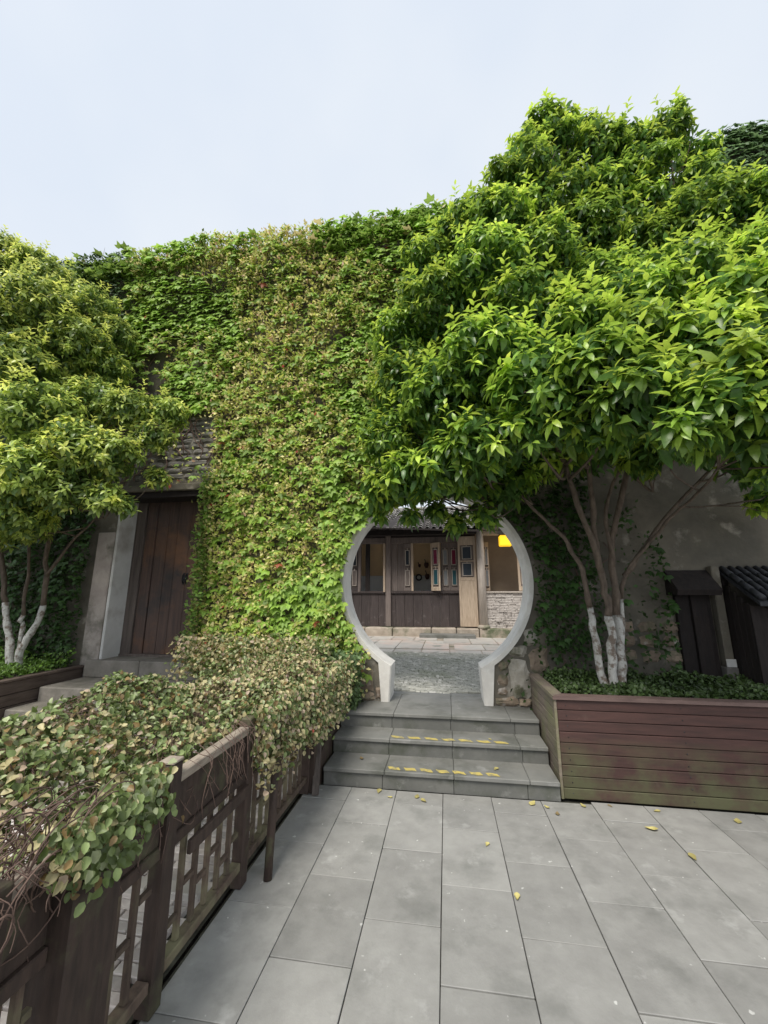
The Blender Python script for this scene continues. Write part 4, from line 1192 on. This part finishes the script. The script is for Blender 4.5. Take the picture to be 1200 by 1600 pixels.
def gen_wall():
    big = [[], [], [], [], []]; sm = [[], [], [], [], []]
    rng = np.random.default_rng(5)
    def ok(x, z):
        g_ = .05 * nz((x, 1, z), 5, 2)
        left_side = x < GX
        if in_gate(x, z, (-.03 if (left_side and z > .9) else .04) + g_): return 0
        if DL - .35 < x < DR - .03 + .08 * nz((0, 0, z), 2.2, 4) and z < DT + .05: return 0
        if z < .4: return 0
        if x < DL - .3: return .9 if z < 3.4 else .6
        # bare masonry over the door, diagonal lower edge of the creeper
        if x < -3.25 and DT - .05 < z < 4.45 - .0 + .35 * nz((x, 0, z), 1.5, 1) - .5 * max(0, x + 3.9):
            return .06
        if -4.75 < x < -4.2 and 4.7 < z < 5.4: return .18
        if -1.5 < x < -.78 and z < .95: return .04
        if .45 < x < 1.02 and z < 1.12: return .03
        if x > .9:
            if x < 1.15 and z < 1.3: return .25
            if z < 3.3:
                if x < 1.75: return .85 if z > 1.1 else .5
                if 2.28 < x < 2.5 and z < 2.4: return .6
                if x < 2.28: return .22 if z < 1.6 else .12
                if x > 3.75: return .5
                return 0
            return .8 if x < 2 else (.5 if z > 3.9 else .1)
        return 1
    # large lobed leaves
    for _ in range(34000):
        x = rng.uniform(-7.5, 3.9); z = rng.uniform(.45, 7.32)
        p = ok(x, z)
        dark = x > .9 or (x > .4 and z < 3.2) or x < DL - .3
        cm = cream_mask(x, z)
        pl = p * (1 if cm < .35 else (.6 if cm < .7 else .32))
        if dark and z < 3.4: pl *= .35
        if x > 1.5: pl *= .6
        if rng.random() > pl: continue
        y = YF - wall_bulge(x, z) - rng.uniform(0, .05)
        til = R(rng.normal(42, 13))
        d_ = np.array([rng.normal() * .28, -math.sin(til), -math.cos(til)])
        n_ = np.array([rng.normal() * .22, -math.cos(til), math.sin(til)])
        s = rng.uniform(.075, .135) * (1.0 if z > 1.5 else .85)
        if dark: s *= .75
        t_ = rng.random()
        c = np.array([.30, .48, .08]) * (.55 + .75 * t_)
        if rng.random() < .18: c = np.array([.38, .55, .10])
        if z > 6.9: c = c * 1.25
        if rng.random() < .0025: c = np.array([.4, .12, .06])
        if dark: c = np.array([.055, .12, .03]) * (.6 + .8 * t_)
        for k, a in zip(big, ((x, y, z), d_, n_, s, c)): k.append(a)
    for _ in range(150000):
        x = rng.uniform(-7.2, 3.4); z = rng.uniform(.42, 7.3)
        p = ok(x, z)
        if p == 0: continue
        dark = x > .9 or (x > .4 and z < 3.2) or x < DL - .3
        cm = cream_mask(x, z)
        pl = min(1, p) * (1 if (cm > .25 or dark) else .55) * (1 if nz((x, 0, z * .8), 7.5, 19) > -.12 else .45)
        if z > 3.6 and x < -3.5: pl *= .6
        if x > 1.7: pl *= .6
        if rng.random() > pl: continue
        y = YF - wall_bulge(x, z) - rng.uniform(-.05, .09 if cm > .3 else .0)
        d_ = rng.normal(size=3) * .6 + np.array([0, -.45, .1])
        n_ = rng.normal(size=3) * .45 + np.array([0, -.75, .55])
        s = rng.uniform(.04, .075)
        t_ = rng.random()
        if cm > .22 and t_ < min(.92, .3 + cm * .75) and not dark:
            c = np.array([.82, .76, .34]) * rng.uniform(.65, 1.15)
            if rng.random() < .4: c = np.array([.55, .62, .15]) * rng.uniform(.8, 1.2)
            if rng.random() < .07: c = np.array([.62, .42, .28])
            if rng.random() < .004: c = np.array([.5, .10, .08])
        else:
            c = np.array([.25, .36, .07]) * rng.uniform(.5, 1.5)
            if not dark and rng.random() < .3: c = np.array([.46, .55, .12]) * rng.uniform(.7, 1.2)
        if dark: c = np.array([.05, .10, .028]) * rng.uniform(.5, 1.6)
        for k, a in zip(sm, ((x, y, z), d_, n_, s, c)): k.append(a)
    # edges: thick sides at the door and fringe over the coping
    for _ in range(2600):
        z = rng.uniform(.9, 3.4); x = DR - .06 + rng.normal() * .05 + .08 * nz((0, 0, z), 2.2, 4)
        y = YF - rng.uniform(-.05, .26)
        c = np.array([.2, .34, .07]) * rng.uniform(.5, 1.5)
        if rng.random() < .35: c = np.array([.36, .36, .12]) * rng.uniform(.7, 1.2)
        for k, a in zip(sm, ((x, y, z), rng.normal(size=3) + np.array([-.4, -.4, -.2]), rng.normal(size=3) * .5 + np.array([-.4, -.6, .6]), rng.uniform(.04, .08), c)): k.append(a)
    for _ in range(9500):
        x = rng.uniform(-7.5, 1.5)
        top = 7.30 + .10 * nz((x, 0, 0), 1.4, 6) + .06 * nz((x, 0, 0), 6, 6)
        z = top - rng.uniform(0, .5) ; y = YF + rng.uniform(-.30, .30) if z > top - .2 else YF - rng.uniform(.12, .32)
        cm = cream_mask(x, 7.0)
        cm += rng.normal() * .25
        c = np.array([.27, .42, .09]) * rng.uniform(.6, 1.2)
        if cm > .25 and rng.random() < .6: c = np.array([.66, .58, .28]) * rng.uniform(.7, 1.1)
        tgt = big if (cm < .3 and rng.random() < .25) else sm
        for k, a in zip(tgt, ((x, y, z), rng.normal(size=3) * .7 + np.array([0, -.5, .1]), rng.normal(size=3) * .3 + UP + np.array([0, -.4, 0]), rng.uniform(.09, .14) if tgt is big else rng.uniform(.04, .07), c)): k.append(a)
    # a few long shoots poking above
    return [np.array(a) for a in big], [np.array(a) for a in sm]
big, sm = gen_wall()
WC = thing('wall_creeper', 'thick green and cream creeper covering the tall wall around the moon gate', 'climbing plant', (-2.2, 5.0, .5))
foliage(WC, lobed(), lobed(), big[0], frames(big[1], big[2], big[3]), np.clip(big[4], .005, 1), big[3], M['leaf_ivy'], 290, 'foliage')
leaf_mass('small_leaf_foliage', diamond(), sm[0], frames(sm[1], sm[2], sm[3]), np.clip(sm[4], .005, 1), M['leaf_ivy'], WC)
# backing stems
rs = random.Random(3)
mb = MB()
for i in range(90):
    x = rs.uniform(-6.6, 2.1); z = rs.uniform(.6, 6.4)
    if i < 28: x = rs.uniform(-4.9, -3.3); z = rs.uniform(3.25, 4.2)
    pts = [(x, YF - .03, z)]
    bad = False
    for k in range(6):
        x += rs.uniform(-.14, .14); z += rs.uniform(.05, .16)
        if in_gate(x, z, .03) or (DL < x < DR and z < DT + .1): bad = True
        pts.append((x, YF - .03 - rs.uniform(0, .02), z))
    if in_gate(pts[0][0], pts[0][2], .03) or (DL < pts[0][0] < DR and pts[0][2] < DT + .1) or bad: continue
    mb.tube(smooth_path(pts, 2), rs.uniform(.005, .010), 5)
mb.obj('stems', M['vine'], WC, True)['kind'] = 'stuff'
# fine shoots above the wall
mb = MB()
for i in range(40):
    x = rs.uniform(-6.5, 0); z = 7.28 + .08 * nz((x, 0, 0), 1.4, 6)
    h = rs.uniform(.08, .24) if i != 3 else .4
    mb.tube([(x, 5.1, z - .1), (x + rs.uniform(-.03, .03), 5.08, z + h * .5), (x + rs.uniform(-.08, .08), 5.05, z + h)], [.004, .003, .0015], 4)
mb.obj('shoots', M['vine'], WC)['kind'] = 'stuff'

# ivy covered gable top behind the right tree
GB = thing('ivy_covered_gable', 'round ivy clad gable top standing behind the tree at the upper right', 'gable', (4.45, 5.4, 7))
gv = []; gf = []
prof = [(3.95, 7.0), (3.90, 7.6), (4.0, 7.95), (4.2, 8.12), (4.5, 8.15), (4.75, 8.0), (5.0, 7.95), (5.3, 8.3), (6.2, 8.3), (6.2, 7.0)]
for yy in (5.15, 5.45): gv += [(x, yy, z) for x, z in prof]
m_ = len(prof); gf = [tuple(range(m_))[::-1], tuple(range(m_, 2 * m_))] + [(i, (i + 1) % m_, m_ + (i + 1) % m_, m_ + i) for i in range(m_)]
mesh_obj('gable_wall', gv, gf, M['plaster'], GB)
rg = np.random.default_rng(8); P_ = []
while len(P_) < 2600:
    i = rg.integers(0, m_ - 1); t = rg.random(); a, b_ = prof[i], prof[i + 1]
    if rg.random() < .5:
        x = a[0] + (b_[0] - a[0]) * t + rg.normal() * .03; z = a[1] + (b_[1] - a[1]) * t + rg.normal() * .04; y = rg.uniform(5.05, 5.5)
    else:
        x = rg.uniform(3.88, 6.1); z = rg.uniform(7.0, 8.2); y = 5.1 - rg.uniform(0, .06)
        if z > 7.95 and (x < 4.05 or x > 4.8): continue
    P_.append((x, y, z))
P_ = np.array(P_); n_ = len(P_)
leaf_mass('foliage', lobed(), P_, frames(rg.normal(size=(n_, 3)) * .3 + np.array([0, -.7, -.6]), rg.normal(size=(n_, 3)) * .3 + np.array([0, -.6, .8]), rg.uniform(.06, .11, n_)),
          np.array([.17, .28, .12]) * rg.uniform(.6, 1.4, (n_, 1)), M['leaf_ivy'], GB)

# ---- creeper hedge over the fence
HG = thing('creeper_hedge', 'sprawling small leaved creeper heaped over the wooden fence in the foreground', 'hedge', (-1.7, 2.8, .7))
def hedge_top(x, y):
    xc = -1.72 - .10 * math.sin(y * 1.3) - .05 * (y > 3)
    hw = .56 + .12 * nz((0, y, 0), .8, 2)
    u = (x - xc) / hw
    if abs(u) >= 1: return None
    h = .98 + .22 * math.exp(-((x + 1.98) / .32) ** 2 - ((y - 2.3) / .6) ** 2) + .03 * math.exp(-((x + 1.9) / .4) ** 2 - ((y - 1.4) / .4) ** 2) + .10 * nz((x, y, 0), 1.8, 7) + .08 * nz((x, y, 0), 5, 3)
    h += .06 * (y > 3.6)
    return h - .30 * abs(u) ** 3.2
hp = [[], [], [], [], []]
rg = np.random.default_rng(21)
def add_leaf(p, d_, n_, s, c):
    for k, a in zip(hp, (p, d_, n_, s, c)): k.append(a)
def hcol(x, y, z, rg):
    m_ = nz((x, y, z), 2.3, 4) + .5 * nz((x, y, z), 6, 9)
    t_ = rg.random()
    far_ = min(1, max(0, (y - 1.9) / 1.2))
    if t_ < .20 + .24 * far_ + .35 * m_:
        c = np.array([.56, .50, .27]) if rg.random() < .85 else np.array([.54, .42, .31])
        return c * rg.uniform(.65, 1.15)
    if t_ > .998 and y > 2: return np.array([.5, .12, .08])
    if t_ > .93: return np.array([.25, .17, .07]) * rg.uniform(.7, 1.2)
    q = rg.random()
    return (np.array([.24, .31, .12]) if q < .45 else np.array([.38, .43, .24]) if q < .62 else np.array([.13, .18, .055])) * rg.uniform(.6, 1.3)
n_ = 0
while n_ < 30000:
    y = rg.uniform(1.12, 5.02); x = rg.uniform(-2.5, -1.05)
    t = hedge_top(x, y)
    if t is None: continue
    # thin patch over the rail between the front posts
    if 1.76 < y < 2.62 and x > -1.36 + .05 * nz((0, y, 0), 7, 3): continue
    if y < 1.3 and rg.random() < (1.3 - y) * 4: continue
    if nz((x, y, 0), 4, 11) < -.2 and rg.random() < .75: continue
    dep = rg.random() ** 2 * .22
    if x > -1.32 and y < 1.8 and t - dep < .76: continue
    p = (x, y, t - dep)
    d_ = rg.normal(size=3) * .7 + np.array([.1, -.2, .05]); nn = rg.normal(size=3) * .38 + np.array([.15, -.35, .9])
    s = rg.uniform(.024, .042) * (1.05 if y < 2 else 1)
    add_leaf(p, d_, nn, s, hcol(x, y, t, rg)); n_ += 1
def drape_z(y):
    if y < 1.3: return .90
    if y < 1.75: return .79
    if y < 2.55: return .90
    if y < 3.0: return .62
    return max(.46, .62 - .16 * (y - 3.0)) + .04 * math.sin(y * 8)
for _ in range(9000):
    y = rg.uniform(1.22, 5.0); zl = drape_z(y) + .09 * nz((0, y, 0), 3, 8)
    if zl > .88 or 1.74 < y < 2.6 or (y < 1.4 and zl < .74): continue
    z = zl + (1.0 - zl) * rg.random() ** .8
    x = -1.20 + .07 * nz((0, y, z), 2.4, 5) + rg.normal() * .035 + (.05 if y > 3.4 else 0)
    s = rg.uniform(.024, .044)
    add_leaf((x, y, z), rg.normal(size=3) * .5 + np.array([.3, -.2, -.7]), rg.normal(size=3) * .35 + np.array([.75, -.5, .45]), s, hcol(x, y, z, rg))
# join to the wall creeper, dark mass near the gate
for _ in range(3800):
    x = rg.uniform(-3.3, -1.0); z = rg.uniform(.72, 1.22); y = rg.uniform(4.55, 5.0) - .1 * (1.2 - z)
    if z > 1.0 and x > -1.3: continue
    add_leaf((x, y, z), rg.normal(size=3) * .6 + np.array([0, -.3, -.2]), rg.normal(size=3) * .4 + np.array([0, -.6, .7]), rg.uniform(.035, .055), hcol(x, 3.5, z, rg))
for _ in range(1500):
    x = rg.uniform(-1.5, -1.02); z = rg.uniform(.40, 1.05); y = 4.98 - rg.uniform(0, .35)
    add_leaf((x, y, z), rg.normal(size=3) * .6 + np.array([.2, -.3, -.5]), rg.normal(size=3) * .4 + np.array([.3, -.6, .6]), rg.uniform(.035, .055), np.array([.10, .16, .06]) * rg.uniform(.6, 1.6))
hp = [np.array(a) for a in hp]
foliage(HG, oval(), oval(True), hp[0], frames(hp[1], hp[2], hp[3]), np.clip(hp[4], .005, 1), hp[3], M['leaf_hedge'], 290)
rs = random.Random(9)
mb = MB()
for i in range(620):
    y = rs.uniform(1.15, 4.9); x = rs.uniform(-2.2, -1.2)
    t = hedge_top(x, y)
    if t is None: continue
    pts = []
    dx, dy = rs.uniform(-.3, .5), rs.uniform(-.5, .5)
    z = t - rs.uniform(.02, .12)
    for k in range(6):
        tt = hedge_top(x, y)
        if tt is not None: z = tt - rs.uniform(.0, .07)
        else: break
        pts.append((x, y, z))
        x += dx * .12 + rs.uniform(-.05, .05); y += dy * .12 + rs.uniform(-.05, .05)
    if len(pts) > 2: mb.tube(smooth_path(pts, 2), rs.uniform(.0012, .0028), 4)
for i in range(110):      # hanging runners on the fence face
    y = rs.choice([rs.uniform(1.0, 1.75), rs.uniform(1.95, 2.9), rs.uniform(3, 4.6)])
    x = -1.235 + rs.uniform(0, .05); z = rs.uniform(.88, .98)
    pts = [(x - .06, y, z)]
    ln = rs.uniform(.05, .32) if y > 1.8 else rs.uniform(.05, .22)
    for k in range(5):
        z -= ln / 5; y += rs.uniform(-.03, .03); x += rs.uniform(-.005, .02)
        pts.append((x, y, z))
    mb.tube(smooth_path(pts, 2), rs.uniform(.001, .0022), 4)
for i in range(80):       # tangle of dry loops at the near end
    c = Vector((-1.26 + rs.uniform(-.15, .08), rs.uniform(1.0, 1.4), rs.uniform(.82, 1.0)))
    a = rs.uniform(0, 6); r_ = rs.uniform(.06, .16); tl = rs.uniform(-.6, .6)
    pts = [c + Vector((.4 * r_ * math.sin(a + k * .7 + tl), r_ * math.cos(a + k * .7), r_ * math.sin(a + k * .7) * (.8 + .1 * k) - .01 * k)) for k in range(rs.randint(4, 8))]
    mb.tube(smooth_path(pts, 3), rs.uniform(.0012, .0028), 5)
mb.obj('stems', M['vine'], HG, True)['kind'] = 'stuff'

# ---- ground cover in the planters
def cover(name, label, lo, hi, n, base, seed, h=.10, loc=None):
    rg = np.random.default_rng(seed); P_ = []; Cc = []; S = []
    for _ in range(n):
        x = rg.uniform(lo[0], hi[0]); y = rg.uniform(lo[1], hi[1])
        hh = h * (1 + 1.2 * nz((x, y, 0), 3, 2)) * (1.6 if y > hi[1] - .35 else 1)
        if h > .05 and rg.random() < .15 and y < lo[1] + .12: continue
        P_.append((x, y, lo[2] + abs(hh) * rg.random())); S.append(rg.uniform(.028, .052)); Cc.append(np.array(base) * rg.uniform(.5, 1.5))
    P_ = np.array(P_); S = np.array(S); k = len(P_)
    o = leaf_mass(name, oval(), P_, frames(rg.normal(size=(k, 3)) + np.array([0, -.3, .1]), rg.normal(size=(k, 3)) * .45 + np.array([0, -.4, .9]), S), np.array(Cc), M['leaf_hedge'], None)
    tag(o, label, 'ground cover', kind='stuff'); return o
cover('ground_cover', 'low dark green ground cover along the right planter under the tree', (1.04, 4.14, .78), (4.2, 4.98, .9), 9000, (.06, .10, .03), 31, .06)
cover('ground_cover', 'bright green ground cover in the left planter round the forked trunk', (-8.0, 3.66, .75), (-5.0, 5.0, .9), 8000, (.13, .24, .04), 32, .12)

# ---- fallen leaves
fl = [(-.64, 3.89, 0, 'yellow fallen leaf lying nearest the fence end at the foot of the steps', 1.2), (-.53, 3.80, 0, 'small curled fallen leaf right of the one nearest the fence end', .7), (-.30, 3.85, 0, 'yellow fallen leaf on the slabs below the left end of the tape', 1.1),
      (-.24, 3.78, 0, 'twisted fallen leaf lying beside another below the tape', 1.0), (.66, 3.88, 0, 'largest yellow fallen leaf at the right foot of the steps', 1.4), (.76, 3.83, 0, 'greenish fallen leaf right beside the largest at the steps foot', .8),
      (.82, 3.74, 0, 'brownish fallen leaf just in front of the planter corner', .9), (1.06, 3.90, 0, 'yellow fallen leaf against the planter near its left corner', 1.0), (1.28, 3.93, 0, 'dull fallen leaf tucked at the base of the planter', .7),
      (1.45, 3.62, 0, 'broad yellow fallen leaf out on the slabs before the planter', 1.3), (1.62, 3.90, 0, 'yellow fallen leaf at the planter base right of centre', .9), (1.56, 3.31, 0, 'yellow fallen leaf furthest right on the open slabs', 1.2),
      (2.16, 3.84, 0, 'yellow fallen leaf at the far right foot of the planter', 1.3), (.23, 3.25, 0, 'small yellow fallen leaf in the middle of the slabs', .8), (.35, 2.77, 0, 'yellow fallen leaf lying nearest the camera', .9),
      (.40, 4.12, .15, 'pale fallen leaf lying on the lowest tread', 1.1), (.385, 4.42, .30, 'small fallen leaf standing on the middle tread', .7), (-.86, 4.17, .15, 'dark fallen leaf at the left of the lowest tread', 1.0)]
lv, lf = lance(.21, .0, .07, hi=True)
for i, (x, y, z, lab, s) in enumerate(fl):
    rr2 = random.Random(i + 50)
    L_ = .07 * s
    a = rr2.uniform(0, 6.28)
    curl = rr2.uniform(.05, .4)
    vv = []
    for p in lv:
        q = Vector((p[0] * L_ * (1.3 if p[1] < .6 else .9), (p[1] - .5) * L_, 0))
        q.z = abs(p[2]) * L_ + curl * L_ * ((p[1] - .5) ** 2 * 1.6 + .5 * abs(p[0])) + .003
        vv.append(Matrix.Rotation(a, 3, 'Z') @ q + Vector((x, y, z)))
    zmin = min(q.z for q in vv)
    vv = [(q.x, q.y, q.z - zmin + z + .002) for q in vv]
    # give the blade a little thickness
    nv = len(vv); vv2 = vv + [(q[0], q[1], q[2] - .0009) for q in vv]
    ff = [tuple(q) for q in lf] + [tuple(k + nv for k in q[::-1]) for q in lf]
    o = mesh_obj('fallen_leaf', vv2, ff, M['fallenbrown'] if ('brown' in lab or 'dark' in lab or 'dull' in lab) else M['fallen'], None, True)
    tag(o, lab, 'leaf', 'fallen leaves on the slabs and steps')
